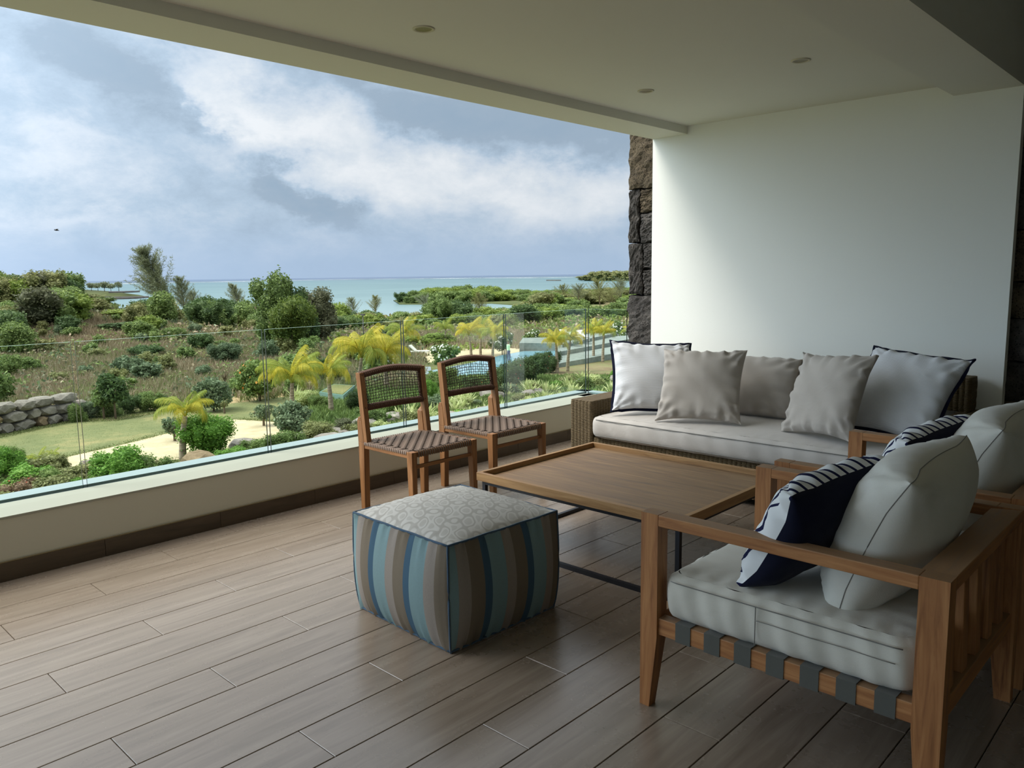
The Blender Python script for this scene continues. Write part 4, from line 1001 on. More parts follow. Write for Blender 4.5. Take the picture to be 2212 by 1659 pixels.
lounger(-45.38,57.23,R(60),-4.7,'white sun lounger on the deck between the two pairs of palms, farther one')
lounger(-47.26,57.10,R(60),-4.7,'white sun lounger on the deck just right of the pool palms')
# thatched parasol
x,y=-44.79,33.60; t=empty('thatched_parasol',(x,y,gz(x,y)),label='small brown thatched parasol above the left dining chair',cat='parasol')
B().tube([(0,0,0),(0,0,2.3)],.05,8).build('pole',MB_,t)
b=B(); P=[[(r*math.cos(2*PI*i/24),r*math.sin(2*PI*i/24),z+.03*(i%2)) for i in range(24)] for r,z in ((.02,2.75),(.5,2.45),(1.0,2.05),(1.0,1.98))]; b.grid(P,close=True,smooth=False); b.build('thatch',ground_mat('thatch',[srgb(110,88,62),srgb(146,120,88),srgb(170,144,108)],6,.6),t)
# lamp posts
ML=M('lamp_dark',srgb(60,60,58),.5).m
x,y=-64.54,46.65; t=empty('garden_lamp',(x,y,gz(x,y)),label='thin dark lamp post standing in the scrub beyond the palms',cat='lamp')
B().tube([(0,0,0),(0,0,3.6)],.05,6).build('post',ML,t); B().box(-.25,.25,-.12,.12,3.6,3.75).build('lamp_head',ML,t)
x,y=-27.86,6.72; t=empty('garden_spotlight',(x,y,gz(x,y)),label='small pale garden light among the plants at lower left',cat='lamp')
B().tube([(0,0,0),(0,0,.5)],.03,6).build('post',ML,t); B().box(-.12,.12,-.08,.08,.5,.75).build('lamp_head',MLG,t)
# ---------------------------------------------------------------- person at the pool
x,y=-42.44,44.30
def person(x,y,z,rz):
    bm_v=[(0,0,.95),(0,0,1.15),(0,0,1.38),(0,0,1.50),(0,0,1.60),(0,.01,1.70),(.10,0,.90),(.12,.02,.50),(.12,0,.06),(.12,-.12,.03),(-.10,0,.90),(-.12,-.06,.50),(-.13,.02,.06),(-.13,-.10,.03),(.19,0,1.40),(.24,.02,1.12),(.22,-.14,.92),(-.19,0,1.40),(-.25,.04,1.12),(-.24,-.02,.86)]
    ed=[(0,1),(1,2),(2,3),(3,4),(4,5),(0,6),(6,7),(7,8),(8,9),(0,10),(10,11),(11,12),(12,13),(2,14),(14,15),(15,16),(2,17),(17,18),(18,19)]
    rad=[.13,.12,.14,.055,.085,.09,.085,.06,.045,.035,.085,.06,.045,.035,.06,.042,.03,.06,.042,.03]
    me=bpy.data.meshes.new('person'); me.from_pydata(bm_v,ed,[]); sv=me.skin_vertices.new(name='s') if hasattr(me.skin_vertices,'new') else None
    o=link(bpy.data.objects.new('person',me)); o.modifiers.new('skin','SKIN'); 
    if not me.skin_vertices: 
        import bmesh
        bm=bmesh.new(); bm.from_mesh(me); lay=bm.verts.layers.skin.verify(); bm.to_mesh(me); bm.free()
    for i,r_ in enumerate(rad): me.skin_vertices[0].data[i].radius=(r_,r_*.8)
    me.skin_vertices[0].data[0].use_root=True
    o.modifiers.new('sub','SUBSURF').levels=1; o.modifiers['sub'].render_levels=2
    m=M('person_clothes',(.5,.5,.5),.8); sx=m.n('ShaderNodeSeparateXYZ'); m.L.new(m.co('Object'),sx.inputs[0])
    m.col(m.ramp(m.math('DIVIDE',sx.outputs[2],2.0),[(0,srgb(40,36,34)),(.03,srgb(38,52,92)),(.49,srgb(176,206,160)),(.73,srgb(110,76,56)),(.83,srgb(30,24,20))],'CONSTANT')); me.materials.append(m.m)
    o.location=(x,y,z); o.rotation_euler=(0,0,rz); return o
try: tag(person(x,y,zp+.17,R(160)),'person in pale green shirt and blue trousers standing at the pool edge','person')
except Exception as e: print('person',e)
# bird
b=B(); b.tube([(0,-.14,0),(0,-.05,.01),(0,.08,.01),(0,.17,-.01)],[.01,.04,.035,.008],7)
for s in(-1,1): b.grid([[(0,.05,.01),(s*.22,.06,.10),(s*.42,-.02,.04)],[(0,-.06,.01),(s*.20,-.05,.09),(s*.42,-.04,.04)]])
x,y=-623.37,191.28; q=Vector((x,y,0)).normalized()*62
b.build('bird',M('bird_dark',srgb(60,62,68),.8).m,loc=(q.x,q.y,1.352+62*.0546),label='small dark bird gliding in the sky above the left trees',cat='bird')
# ---------------------------------------------------------------- stone garden wall at left
MST=[ground_mat('wall_rock_grey',[srgb(112,106,98),srgb(142,136,126),srgb(166,158,146)],3,.5),ground_mat('wall_rock_brown',[srgb(112,96,74),srgb(140,122,96),srgb(160,140,112)],3,.5)]
def rock_mesh(seed,sub=2,flat=.75):
    import bmesh
    rg=random.Random(seed); bm=bmesh.new(); bmesh.ops.create_icosphere(bm,subdivisions=sub,radius=.5); ph=[rg.uniform(0,6) for _ in range(6)]
    for v in bm.verts:
        c=v.co; k=1+.18*math.sin(c.x*7+ph[0])*math.cos(c.y*6+ph[1])+.12*math.sin(c.z*11+ph[2]+c.x*5)+rg.uniform(-.05,.05)
        v.co=Vector((max(-.44,min(.44,c.x*k*1.1)),max(-.44,min(.44,c.y*k*1.1)),max(-.4,min(.4,c.z*k)*1)))
    me=bpy.data.meshes.new('rock'); bm.to_mesh(me); bm.free(); return me
def rocks(n,mat,s0): 
    L=[]
    for i in range(n): me=rock_mesh(s0+i); me.materials.append(mat); L.append(me)
    return L
RK=[rocks(4,MST[0],1),rocks(3,MST[1],9)]
A=Vector((-38.02,6.86,0)); Cc=Vector((-40.92,12.58,0)); d=(Cc-A); Lw=d.length; d.normalize(); nrm=Vector((-d.y,d.x,0))
t=empty('dry_stone_wall',(A.x,A.y,gz(A.x,A.y)),math.atan2(d.y,d.x),label='rough dry stone wall curving at the left edge of the lawn',cat='wall')
rr=random.Random(8)
for row in range(3):
    s=-.3*row
    while s<Lw:
        w_=rr.uniform(.55,1.25); p=A+d*(s+w_/2)
        if w_>0: mobj('stone',rr.choice(RK[0]*2+RK[1]),t,loc=(s+w_/2,rr.uniform(-.08,.08),gz(p.x,p.y)-gz(A.x,A.y)+.2+.44*row),rot=(0,0,rr.choice((0,PI))+rr.uniform(-.08,.08)),scale=(w_*1.18,.9,.56))
        s+=w_
# ---------------------------------------------------------------- palms  (x,y,crown base height, frond length)
def PALM(px,py,hpx_trunk,rpx,sc): pass
for i,(q,kind,lab,lean,n) in enumerate([
 ((-26.83,11.57,1.53,1.53),'palm','tall yellow palm standing alone on the sand path at left',.25,14),
 ((-31.46,20.73,1.96,1.79),'palm','slim yellow palm with a long trunk in front of the garden basin',-.1,14),
 ((-30.29,17.95,2.22,1.85),'palm','bushy yellow palm behind the glass joint, left of the slim palm',.1,17),
 ((-37.27,26.44,3.05,2.07),'palm','leaning yellow green palm left of the thatched parasol',.3,16),
 ((-37.39,28.52,2.74,1.92),'palm','full yellow palm right behind the left dining chair',0,16),
 ((-49.33,39.41,2.57,2.28),'palm','distant yellow palm beside the middle glass joint',.1,13),
 ((-61.50,54.77,2.02,1.83),'palmg','greenish palm standing alone beyond the green bush',0,12),
 ((-49.63,47.12,2.33,1.93),'palm','leftmost palm of the cluster left of the pool',-.2,14),
 ((-50.66,49.24,2.32,2.07),'palm','middle palm of the cluster left of the pool',.1,14),
 ((-46.68,46.77,2.25,2.02),'palm','rightmost palm of the cluster left of the pool',.2,14),
 ((-35.87,42.40,1.83,2.02),'palm','left palm of the pair right of the pool',-.1,15),
 ((-36.20,43.94,1.81,2.14),'palm','right palm of the pair right of the pool',.2,15),
 ((-39.89,51.78,1.91,2.22),'palm','left palm of the pair behind the glass corner',0,14),
 ((-38.83,51.64,1.81,2.19),'palm','right palm of the pair behind the glass corner',.1,13),
 ((-43.43,62.42,1.76,1.76),'palm','yellow palm half hidden by the stone pier',0,12)]):
    x,y,rw,hh=q; palm(x,y,hh,rw*.66*1.3,kind,n,lab,lean,i+1,trunkr=.10)
for i,(q,lab) in enumerate([((-29.37,7.82,0.96,0.25),'small fan palm in front of the lawn, left of its twin'),((-29.32,8.21,0.81,0.28),'small fan palm in front of the lawn, right of its twin')]):
    x,y,rw,hh=q; palm(x,y,hh,rw*.62,'palmg',9,lab,0,30+i,name='small_palm',group='small palms at lower left',trunkr=.05)
# ---------------------------------------------------------------- landmark trees
x,y,w_,h_=-67.32,40.10,5.75,5.75; tree(x,y,w_,h_,'roundtree','near','large round-crowned tree standing behind the yellow palms',trunk=.14,seed=3,n=13000,size=.020,tr=.035,name='round_tree',core=True)
x,y,w_,h_=-82.15,46.85,5.83,8.48; tree(x,y,w_,h_,'mid','near','taller loose green tree rising behind the round-crowned tree',trunk=.1,seed=5,n=11000,size=.022)
x,y,w_,h_=-83.72,53.89,6.23,6.91; tree(x,y,w_,h_,'brown','near','dark grey-green tree right of the round-crowned tree',trunk=.1,seed=6,n=11000,size=.022)
x,y,w_,h_=-80.66,49.73,4.29,6.76; tree(x,y,w_,h_,'dark','near','dark tree between the round-crowned tree and the grey-green one',trunk=.1,seed=16,n=5000,size=.03)
x,y,w_,h_=-39.09,13.81,1.80,2.19; tree(x,y,w_,h_,'dark','near','small dark green tree with a pale trunk on the lawn',trunk=.45,seed=7,n=2600,size=.05,core=False,tr=.016)
x,y,w_,h_=-39.59,13.47,1.54,1.54; tree(x,y,w_*1.0,h_,'mid','near','low spreading branch tree left of the pale-trunked tree',trunk=.5,seed=8,n=1500,size=.05,core=False,tr=.012)
x,y,w_,h_=-38.83,21.09,3.11,2.29; tree(x,y,w_,h_,'mid','near','low leaning leafy tree beside the lawn with orange flowers',trunk=.2,seed=9,n=7500,size=.030,lean=.2,flower='orange',nf=90)
x,y,w_,h_=-37.20,17.75,2.51,1.71; tree(x,y,w_,h_,'blue','near','sparse bluish shrub tree at the back of the lawn',trunk=.15,seed=10,n=3200,size=.035,core=False,tr=.015)
x,y,w_,h_=-35.98,17.69,0.54,0.71; tree(x,y,w_,h_,'olive','far','thin young sapling standing on the lawn',trunk=.6,seed=12,n=160,size=.08,core=False,tr=.02)
x,y,w_,h_=-44.34,21.97,0.99,1.92; tree(x,y,w_,h_,'dry','far','bare pale dead tree in the dry scrub',trunk=.5,seed=13,n=60,size=.05,core=False,tr=.02,branches=7)
x,y,w_,h_=-30.42,12.86,1.30,1.01; tree(x,y,w_,h_,'blue','near','open grey-green frangipani shrub behind the lone yellow palm',trunk=.4,seed=14,n=900,size=.05,core=False,tr=.03,branches=8,name='frangipani')
x,y,w_,h_=-30.88,16.92,1.20,1.00; tree(x,y,w_,h_,'blue','near','grey-green frangipani shrub on the sand beside the glass joint',trunk=.4,seed=15,n=900,size=.05,core=False,tr=.03,branches=7,name='frangipani')
x,y,w_,h_=-27.49,16.27,1.83,1.46; tree(x,y,w_,h_,'blue','near','bluish green frangipani tree right of the second glass joint',trunk=.15,seed=25,n=3000,size=.045,core=False,tr=.02,branches=7,name='frangipani')
for i,(q,k,lab,fl) in enumerate([((-44.25,33.92,1.88,2.01),'mid','white-flowered frangipani left of the small lounger','white'),((-43.83,38.84,2.54,1.99),'mid','white-flowered frangipani right of the small lounger','white'),((-49.17,50.51,2.48,2.15),'dark','white-flowered shrub beside the person at the pool','white'),((-54.96,60.97,2.50,2.02),'mid','white-flowered shrub behind the stone basin','white'),((-48.62,67.29,2.65,2.89),'mid','white-flowered frangipani beside the stone pier','white')]):
    x,y,w_,h_=q; tree(x,y,w_,h_,k,'near',lab,trunk=.25,seed=40+i,n=1900,size=.045,core=True,tr=.02,flower=fl,nf=150,name='frangipani')
# wind-bent casuarinas
def casuarina(x,y,w_,h_,lean,label,seed,dens=1.0,name='casuarina_tree',kind='needle'):
    z=gz(x,y); t=empty(name,(x,y,z),label=label,cat='tree'); rg=np.random.default_rng(seed)
    side=Vector((math.cos(R(-69)) if False else .36,.93,0))   # towards the right of the view
    b=B(); P=[Vector((0,0,-.3))+side*(-lean*h_*f**1.4)+Vector((0,0,h_*.97*f)) for f in [i/8 for i in range(9)]]
    b.tube(P,[.022*h_*(1-.9*i/8) for i in range(9)],7); C=[];Nn=[]
    PA=[];PT=[];PW=[]
    for k in range(int(80*dens)):
        f=.22+.78*((k+.5)/(80*dens)); q=f*8; i=min(int(q),7); p=P[i].lerp(P[i+1],q-i)
        a=rg.uniform(0,2*PI); L_=w_*.85*(1.2-f)*rg.uniform(.45,1.1); d=(Vector((math.cos(a),math.sin(a),0))*.75-side*.5*lean*3+Vector((0,0,.75))).normalized()
        e=p+d*L_; b.tube([p,p.lerp(e,.5)+Vector((0,0,.04*L_)),e],[.005*h_*(1-f)+.01,.01,.006],4)
        for u in np.linspace(.15,1,10):
            c=np.array(p.lerp(e,float(u)))
            for _ in range(9):
                dd=np.array(d)*.9+rg.normal(0,.55,3)+np.array([0,0,-.25]); dd/=np.linalg.norm(dd); PA.append(c+rg.normal(0,.012*h_,3)); PT.append(dd*h_*rg.uniform(.03,.07)); PW.append(h_*.0035)
    b.build('trunk',MB_,t,fixn=False); PA=np.array(PA);PT=np.array(PT);PW=np.array(PW).reshape(-1,1)
    s_=np.cross(PT,rg.normal(0,1,PT.shape)); s_/=np.linalg.norm(s_,axis=1,keepdims=True)
    V=np.stack([PA-s_*PW,PA+s_*PW,PA+PT],1).reshape(-1,3); F=np.arange(len(PA)*3).reshape(-1,3)
    link(bpy.data.objects.new('needles',npmesh('needles',V,F,[LM[kind]])),t); return t
x,y,w_,h_=-206.31,89.20,13.25,18.07; casuarina(x,y,w_,h_,.34,'tall wind-bent casuarina leaning left against the sea',1,1.5)
x,y,w_,h_=-208.08,93.32,7.37,11.06; casuarina(x,y,w_,h_,.08,'shorter casuarina just right of the wind-bent one',2)
x,y,w_,h_=-202.09,93.80,7.24,7.24; casuarina(x,y,w_,h_,.12,'low casuarina at the foot of the tall wind-bent one',3)
x,y,w_,h_=-188.53,98.85,5.87,9.16; casuarina(x,y,w_,h_,.2,'casuarina poking up left of the round-crowned tree',4)
for i,(q,l) in enumerate([((-156.64,110.67,4.82,5.26),.1),((-168.16,125.67,4.82,5.55),0),((-186.92,159.59,9.39,6.26),.1),((-126.97,123.21,4.53,5.98),.0),((-214.95,233.20,5.53,4.80),0),((-174.90,210.41,7.94,6.67),.1),((-154.27,192.75,8.59,6.87),.0),((-152.64,201.47,8.77,8.48),.1),((-149.98,208.71,8.89,8.30),.0),((-140.02,190.22,8.19,5.73),.1),((-170.64,195.14,6.63,4.22),.1)]):
    x,y,w_,h_=q; o=casuarina(x,y,w_,h_,l,'wispy tree '+['right of the grey-green tree, at the water edge','second right of the grey-green tree, by the water','wide one in front of the islet tip','tall one standing before the inlet','tiny one at the right end of the inlet','on the right shore above the person','on the right shore above the pool palms','on the right shore above the glass corner','nearest the stone pier','beside the stone pier, broad and low','at the far end of the islet'][i],20+i,.8,kind=('needle','olive')[i%2]); o['group']='wispy coastal trees'
for i,(px_,q) in enumerate([(0,(-883.92,299.19,10.55,8.15)),(1,(-871.57,301.23,9.51,8.08)),(2,(-823.27,290.44,10.84,9.03)),(3,(-812.12,292.43,8.96,7.17)),(4,(-833.28,307.56,9.26,8.80))]):
    x,y,w_,h_=q; o=tree(x,y,w_*1.1,h_*1.05,'needle','midq',['leftmost','second','middle','fourth','rightmost'][i]+' tiny windblown tree on the distant rocky point at left',trunk=.4,seed=50+i,tr=.03,core=False,n=900,size=.05,group='trees on the distant point'); o.location.z=-9.0
# ---------------------------------------------------------------- far land: rocky point, islet, headland
MRKD=ground_mat('black_shore_rock',[srgb(56,54,52),srgb(80,78,74),srgb(104,100,92)],.3,.3); MFG=ground_mat('coastal_ground',[srgb(66,76,48),srgb(86,94,60),srgb(108,110,78)],.05,.3)
def land(name,A,Bp,mat,z=SEA+.35,**k):
    P=[[ (a[0],a[1],SEA-.6) for a in A],[(a[0],a[1],z) for a in A],[(a[0],a[1],z) for a in Bp],[(a[0],a[1],SEA-.6) for a in Bp]]
    return B().grid(P).build(name,mat,**k)
land('rocky_point',[(-622.70,169.11),(-508.92,167.27),(-499.24,179.45),(-493.23,190.50),(-508.90,204.46)],[(-1448.36,394.87),(-1041.21,343.13),(-812.12,292.43),(-677.56,254.64),(-579.18,227.02)],MFG,kind='structure')
land('shore_rocks',[(-480.10,168.77),(-472.94,175.46),(-474.07,183.58),(-493.97,199.55)],[(-532.42,187.26),(-517.43,192.05),(-512.38,198.49),(-510.06,206.07)],MRKD,SEA+.7,kind='structure')
land('shore_rocks',[(-698.99,249.75),(-707.44,262.87),(-718.94,276.08),(-735.18,289.19)],[(-783.28,279.96),(-778.90,289.51),(-777.47,298.63),(-764.83,300.89)],MRKD,SEA+.8,kind='structure')
land('islet',[(-241.17,191.37),(-225.33,198.17),(-213.14,213.09),(-169.91,195.45),(-149.07,197.70)],[(-280.72,219.70),(-269.08,236.72),(-260.03,260.02),(-253.49,291.64),(-276.40,366.54)],MFG,kind='structure')
x0=[(-795.00,1007.67),(-723.50,959.41),(-608.91,922.20)]; x1=[(-847.73,1074.51),(-862.75,1144.06),(-739.47,1119.88)]
land('distant_headland',x0,x1,MFG,SEA+2,kind='structure')
land('reef_rocks',[(-903.02,1039.26),(-856.56,1023.50)],[(-952.61,1096.34),(-902.03,1077.84)],MRKD,SEA+1.2,kind='structure')
rh=random.Random(4)
for i in range(16):
    px_=i; a,c=x0[min(i//8,1)],x0[min(i//8,1)+1]; f=(i%8)/8; x=a[0]+(c[0]-a[0])*f; y=a[1]+(c[1]-a[1])*f
    mobj('shrub',bush_mesh('olive','far',i%3),loc=(x*1.01,y*1.01,SEA+.5),scale=(34,34,8+10*i/16+rh.uniform(-2,3)),label='hazy low tree on the far headland at right',cat='tree',group='trees on the far headland')
# mangroves on the islet
rm=random.Random(12); MG_=[(-245.99,194.29),(-232.91,204.85),(-224.17,224.13),(-219.60,231.39),(-194.51,223.77),(-196.90,261.13),(-205.19,299.70)]
mobj('mangrove',bush_mesh('dark','midq',1),loc=(-253.02,201.73,SEA),scale=(6.6,6.6,4.6),label='single round mangrove standing in the water left of the islet',cat='mangrove')
for i in range(120):
    f=i/120*5.99; k=int(f); a,c=MG_[k],MG_[k+1]; g=f-k; x=a[0]+(c[0]-a[0])*g; y=a[1]+(c[1]-a[1])*g
    if k==0 and g<.30: continue
    s=1+rm.uniform(0,.14); tall=3.2+2.2*math.sin(min(1,max(0,(f-.3)/2.4))*PI)+rm.uniform(-.5,.6)
    if s>1.0+.05: tall+=1
    mobj('mangrove',bush_mesh(rm.choice(['lime','mid','mid','lime']),'midq',i%3),loc=(x*s,y*s,SEA-.1),rot=(0,0,rm.uniform(0,6)),scale=(9,9,tall),label=('tall ' if tall>5.2 else 'low ')+'rounded mangrove on the islet, '+['its left tip','left of its middle','its middle','right of its middle','towards the right shore','by the right shore'][k],cat='mangrove',group='mangroves on the islet')
# ---------------------------------------------------------------- wooded mound at left
rm=random.Random(21); n=0
for i in range(900):
    if n>=150: break
    x=-119+rm.gauss(0,22); y=31+rm.gauss(0,14); r_=math.hypot(x,y); a=math.degrees(math.atan2(x,y))
    if not(-86<a<-69.6) or r_<84 or r_>150: continue
    n+=1; k=rm.choices(['mid','lime','olive','dark','brown'],[5,2,4,2,1])[0]; s=rm.uniform(3.0,6.5)
    edge=min(1,max(.25,(-69.8-a)/3.5))
    bush(x,y,s,s*rm.uniform(.6,.85)*edge,k,'midq',('tall ' if s>5.5 else 'low ')+KW[k]+' bushy tree '+('near the top' if abs(y-31)<10 and s>4 else 'on the slope')+' of the wooded mound at left','bushy_tree','bushy trees on the wooded mound','tree')
# ---------------------------------------------------------------- coastal scrub belts
def belt(n,pts,kinds,wr,hr,label,group,seed,name='shrub',q='midq',cat='shrub',lateral=8):
    r_=random.Random(seed)
    for i in range(n):
        f=r_.random()*(len(pts)-1.0001); k=int(f); a,c=pts[k],pts[k+1]; g=f-k; x=a[0]+(c[0]-a[0])*g; y=a[1]+(c[1]-a[1])*g
        s=1+r_.uniform(-lateral,lateral)/100; x*=s;y*=s; w_=r_.uniform(*wr)
        kk=r_.choice(kinds); hh=w_*r_.uniform(*hr); bush(x,y,w_,hh,kk,q,KW[kk]+' '+('large ' if w_>sum(wr)/2 else 'small ')+label.split(' ',1)[1]+(', front side' if s<1 else ', far side'),name,group,cat)
belt(70,[(-97.20,37.29),(-175.49,80.52),(-129.39,71.07),(-116.91,76.29),(-115.14,80.78)],['mid','olive','dark','lime','mid'],(3,6.5),(.5,.8),'green shrub in the thicket below the wind-bent casuarina','thicket between scrub and sea',31,name='thicket_bush',lateral=18)
belt(14,[(-104.62,49.24),(-151.38,77.08),(-129.39,71.07)],['mid','dark','olive'],(5,8),(.6,.9),'taller leafy tree in the thicket left of the round-crowned tree','leafy thicket trees',32,name='tree',cat='tree',lateral=6)
belt(80,[(-116.96,80.11),(-113.00,88.24),(-106.34,93.39),(-101.78,101.66),(-96.59,102.29)],['mid','dark','mid','olive','lime'],(3.5,6.5),(.35,.55),'green bush in the belt between the palms and the inlet','bushes before the inlet',33,name='bush',lateral=8)
belt(60,[(-101.78,107.80),(-111.53,131.33),(-104.47,136.91),(-93.83,140.52)],['mid','lime','mid','dark'],(4,8),(.35,.6),'green bush in the belt left of the stone pier','bushes left of the stone pier',34,name='bush',lateral=12)
belt(70,[(-168.39,182.65),(-184.03,216.75),(-186.10,243.87),(-174.82,261.68)],['lime','olive','mid','olive'],(6,11),(.28,.5),'distant yellow-green bush on the right shore','bushes on the right shore',35,name='coastal_bush',lateral=12)
belt(7,[(-105.76,90.72),(-105.61,93.85),(-103.59,95.34)],['dark','mid'],(5,7),(.7,.95),'dark rounded tree at the edge of the inlet','rounded trees by the inlet',36,name='tree',cat='tree',lateral=4)
# ---------------------------------------------------------------- dry slope: scattered shrubs
rm=random.Random(50)
for q,k,lab in [((-73.55,29.05,3.45,1.35),'dark','wide dark green shrub in the dry grass behind the lone palm'),((-65.48,26.76,1.36,1.14),'mid','rounded shrub just below the wide dark shrub'),((-75.97,35.41,2.74,2.10),'dark','dark shrub on the dry slope under the glass top edge'),((-64.00,31.87,3.16,2.05),'blue','broad bluish shrub in the dry scrub left of the round-crowned tree'),((-54.59,25.44,1.65,1.12),'blue','low bluish shrub in the dry scrub'),((-46.50,22.06,1.13,0.85),'dark','dark shrub behind the sparse bluish shrub tree'),((-66.80,16.17,2.38,2.04),'mid','green shrub on the dry slope at the left edge'),((-69.94,18.64,2.54,1.45),'mid','green shrub right of the one at the left edge'),((-60.61,17.94,1.94,0.90),'olive','low olive shrub beside the first glass joint'),((-50.02,30.72,1.87,1.34),'mid','soft green shrub behind the yellow palms'),((-52.22,33.92,1.42,1.07),'dark','dark shrub between the round-crowned tree and the slim palm'),((-76.14,25.75,2.50,1.00),'olive','low olive shrub behind the first glass panel'),((-87.79,37.79,4.63,1.54),'mid','green shrub patch just above the glass edge'),((-63.02,53.98,7.26,1.64),'lime','wide bright green bush behind the small lounger')]:
    x,y,w_,h_=q; bush(x,y,w_,h_,k,'near' if w_>3 else 'midq',lab)
for i in range(110):
    f=rm.random(); g=rm.random()
    # region between the mound foot and the lawn
    a=R(-84+ f*32); r_=44+ 62*g**.8
    x,y=r_*math.sin(a),r_*math.cos(a); w_=rm.uniform(.8,2.6)
    bush(x,y,w_,w_*rm.uniform(.45,.9),(k:=rm.choice(['mid','blue','olive','olive','mid','brown'])),'far',('sizeable ' if w_>1.7 else 'small ')+KW[k]+' shrub scattered on the dry slope, '+('near the lawn' if r_<60 else 'mid slope' if r_<82 else 'high on the slope'),'shrub','shrubs scattered on the dry slope')
# dry grass, uncountable
def tufts(name,n,area,h0,h1,mat,label,seed,blades=4,cat='grass',wd=.012):
    rg=np.random.default_rng(seed); pts=[]
    while len(pts)<n:
        a=R(rg.uniform(*area[0])); r_=area[1][0]+(area[1][1]-area[1][0])*rg.random()**.75; x,y=r_*math.sin(a),r_*math.cos(a)
        if len(area)>2 and not area[2](x,y): continue
        pts.append((x,y,gz(x,y),r_))
    P=np.array(pts); P=np.repeat(P,blades,0); m_=len(P); r_=P[:,3:4]; h=(h0+(h1-h0)*rg.random((m_,1)))
    base=P[:,:3]+np.concatenate([rg.normal(0,.10,(m_,2)),np.zeros((m_,1))],1); d=rg.normal(0,.35,(m_,2)); s=rg.normal(0,1,(m_,2)); s/=np.linalg.norm(s,axis=1,keepdims=True); w_=wd*(1+r_/25)
    tip=base+np.concatenate([d*h,h],1); z0=np.zeros((m_,1)); sd=np.concatenate([s*w_,z0],1)
    V=np.stack([base-sd,base+sd,tip],1).reshape(-1,3); F=np.arange(m_*3).reshape(-1,3)
    return mobj(name,npmesh(name,V,F,[mat]),kind='stuff',label=label,cat=cat)
tufts('dry_grass',60000,((-86,-50),(45,140),lambda x,y:True),.25,.75,LM['dry'],'tall dry brown grass covering the slope beyond the lawn',1,5)
tufts('green_grass',30000,((-86,-50),(44,150),lambda x,y:math.sin(x*.23)+math.sin(y*.31+1)>-.1),.2,.7,LM['drygreen'],'greenish wild grass mixed through the dry slope',2,4)
tufts('dry_grass',14000,((-56,-30),(78,125),lambda x,y:True),.4,1.0,LM['dry'],'tall dry grass between the pool garden and the bushes',3,5)
# ---------------------------------------------------------------- garden planting near the house
HD=[((-40.60,13.30,1.34,0.89),'blue','low bluish hedge bush at the left end of the clipped hedge'),((-40.22,13.90,1.34,0.81),'mid','hedge bush under the pale-trunked tree'),((-40.47,14.97,1.42,1.01),'dark','hedge bush right of the pale-trunked tree'),((-40.45,15.92,1.49,1.07),'mid','rounded hedge bush near the right end of the hedge'),((-40.56,16.61,1.04,0.81),'dark','last hedge bush beside the lone yellow palm'),((-39.67,12.28,0.99,0.95),'mid','small shrub at the right end of the stone wall')]
for q,k,lab in HD:
    x,y,w_,h_=q; bush(x,y,w_,h_,k,'near',lab,'hedge_bush','hedge behind the lawn')
for q,k,lab,fl in [((-26.69,12.36,2.21,1.63),'bright','vivid green conical climbing bush in front of the sand path',None),
 ((-23.89,8.54,2.04,1.36),'bright','large vivid green bush behind the second glass panel',None),((-23.83,9.15,1.66,0.97),'mid','broad leafy bush right of the large vivid green bush',None),
 ((-27.44,6.31,1.34,1.30),'bright','tall bright green bush at the lower left corner of the view',None),((-23.52,7.70,1.18,0.63),'mid','green bush low behind the first glass joint',None),
 ((-25.04,6.31,1.45,0.68),'pink','pinkish brown flowering shrub at lower left','red'),((-23.77,6.88,1.29,0.52),'olive','low olive shrub at the foot of the glass at left',None),
 ((-23.72,9.97,1.56,0.57),'blue','low grey-green shrub left of the rust-coloured boulder','red'),((-24.12,12.06,1.67,0.73),'bright','bright low shrub right of the rust-coloured boulder',None),
 ((-25.09,6.92,1.21,0.81),'mid','mid-green shrub between the pinkish shrub and the first glass joint',None),((-23.89,7.22,0.91,0.65),'bright','small bright shrub left of the first glass joint',None),((-22.83,9.11,1.07,0.54),'olive','olive shrub low at the right of the broad leafy bush',None),((-23.27,11.08,1.30,0.58),'mid','low green shrub just right of the rust-coloured boulder foot',None),((-31.20,7.55,0.97,0.65),'mid','small shrub left of the small fan palms',None),
 ((-25.17,13.55,1.46,0.65),'mid','green shrub at the second glass joint',None),((-24.40,14.15,1.78,0.97),'mid','soft green shrub right of the second glass joint',None),
 ((-25.31,16.09,1.91,0.90),'olive','olive shrub below the bluish frangipani',None),((-25.71,17.61,1.63,0.82),'brown','grey-green shrub left of the near dining chair',None),
 ((-23.34,15.00,1.45,0.48),'olive','low olive shrub above the parapet left of the near chair',None),((-22.96,12.99,1.21,0.36),'mid','low green shrub above the parapet at the second joint',None),((-34.76,21.39,1.64,0.93),'agave','spiky grey plant below the bushy yellow palm',None),
 ((-33.44,21.35,1.14,0.78),'mid','green shrub left of the slim palm trunk',None),((-31.24,21.99,1.33,1.11),'dark','dark shrub right of the slim palm',None),((-26.79,19.52,1.75,0.97),'mid','green shrub seen between the legs of the left chair back',None),
 ((-28.03,21.71,1.46,1.04),'mid','leafy shrub behind the left chair back',None),((-31.22,26.48,1.06,1.25),'bright','bright green shrub between the two chair backs',None),((-27.64,22.87,1.06,0.85),'mid','green shrub between the two dining chairs',None),
 ((-34.86,30.85,2.47,1.37),'mid','green shrub behind the right chair back',None),((-31.88,30.28,1.56,1.04),'dark','dark green shrub right of the right chair back',None)]:
    x,y,w_,h_=q; bush(x,y,w_,h_,k,'near',lab,flower=fl,nf=70)
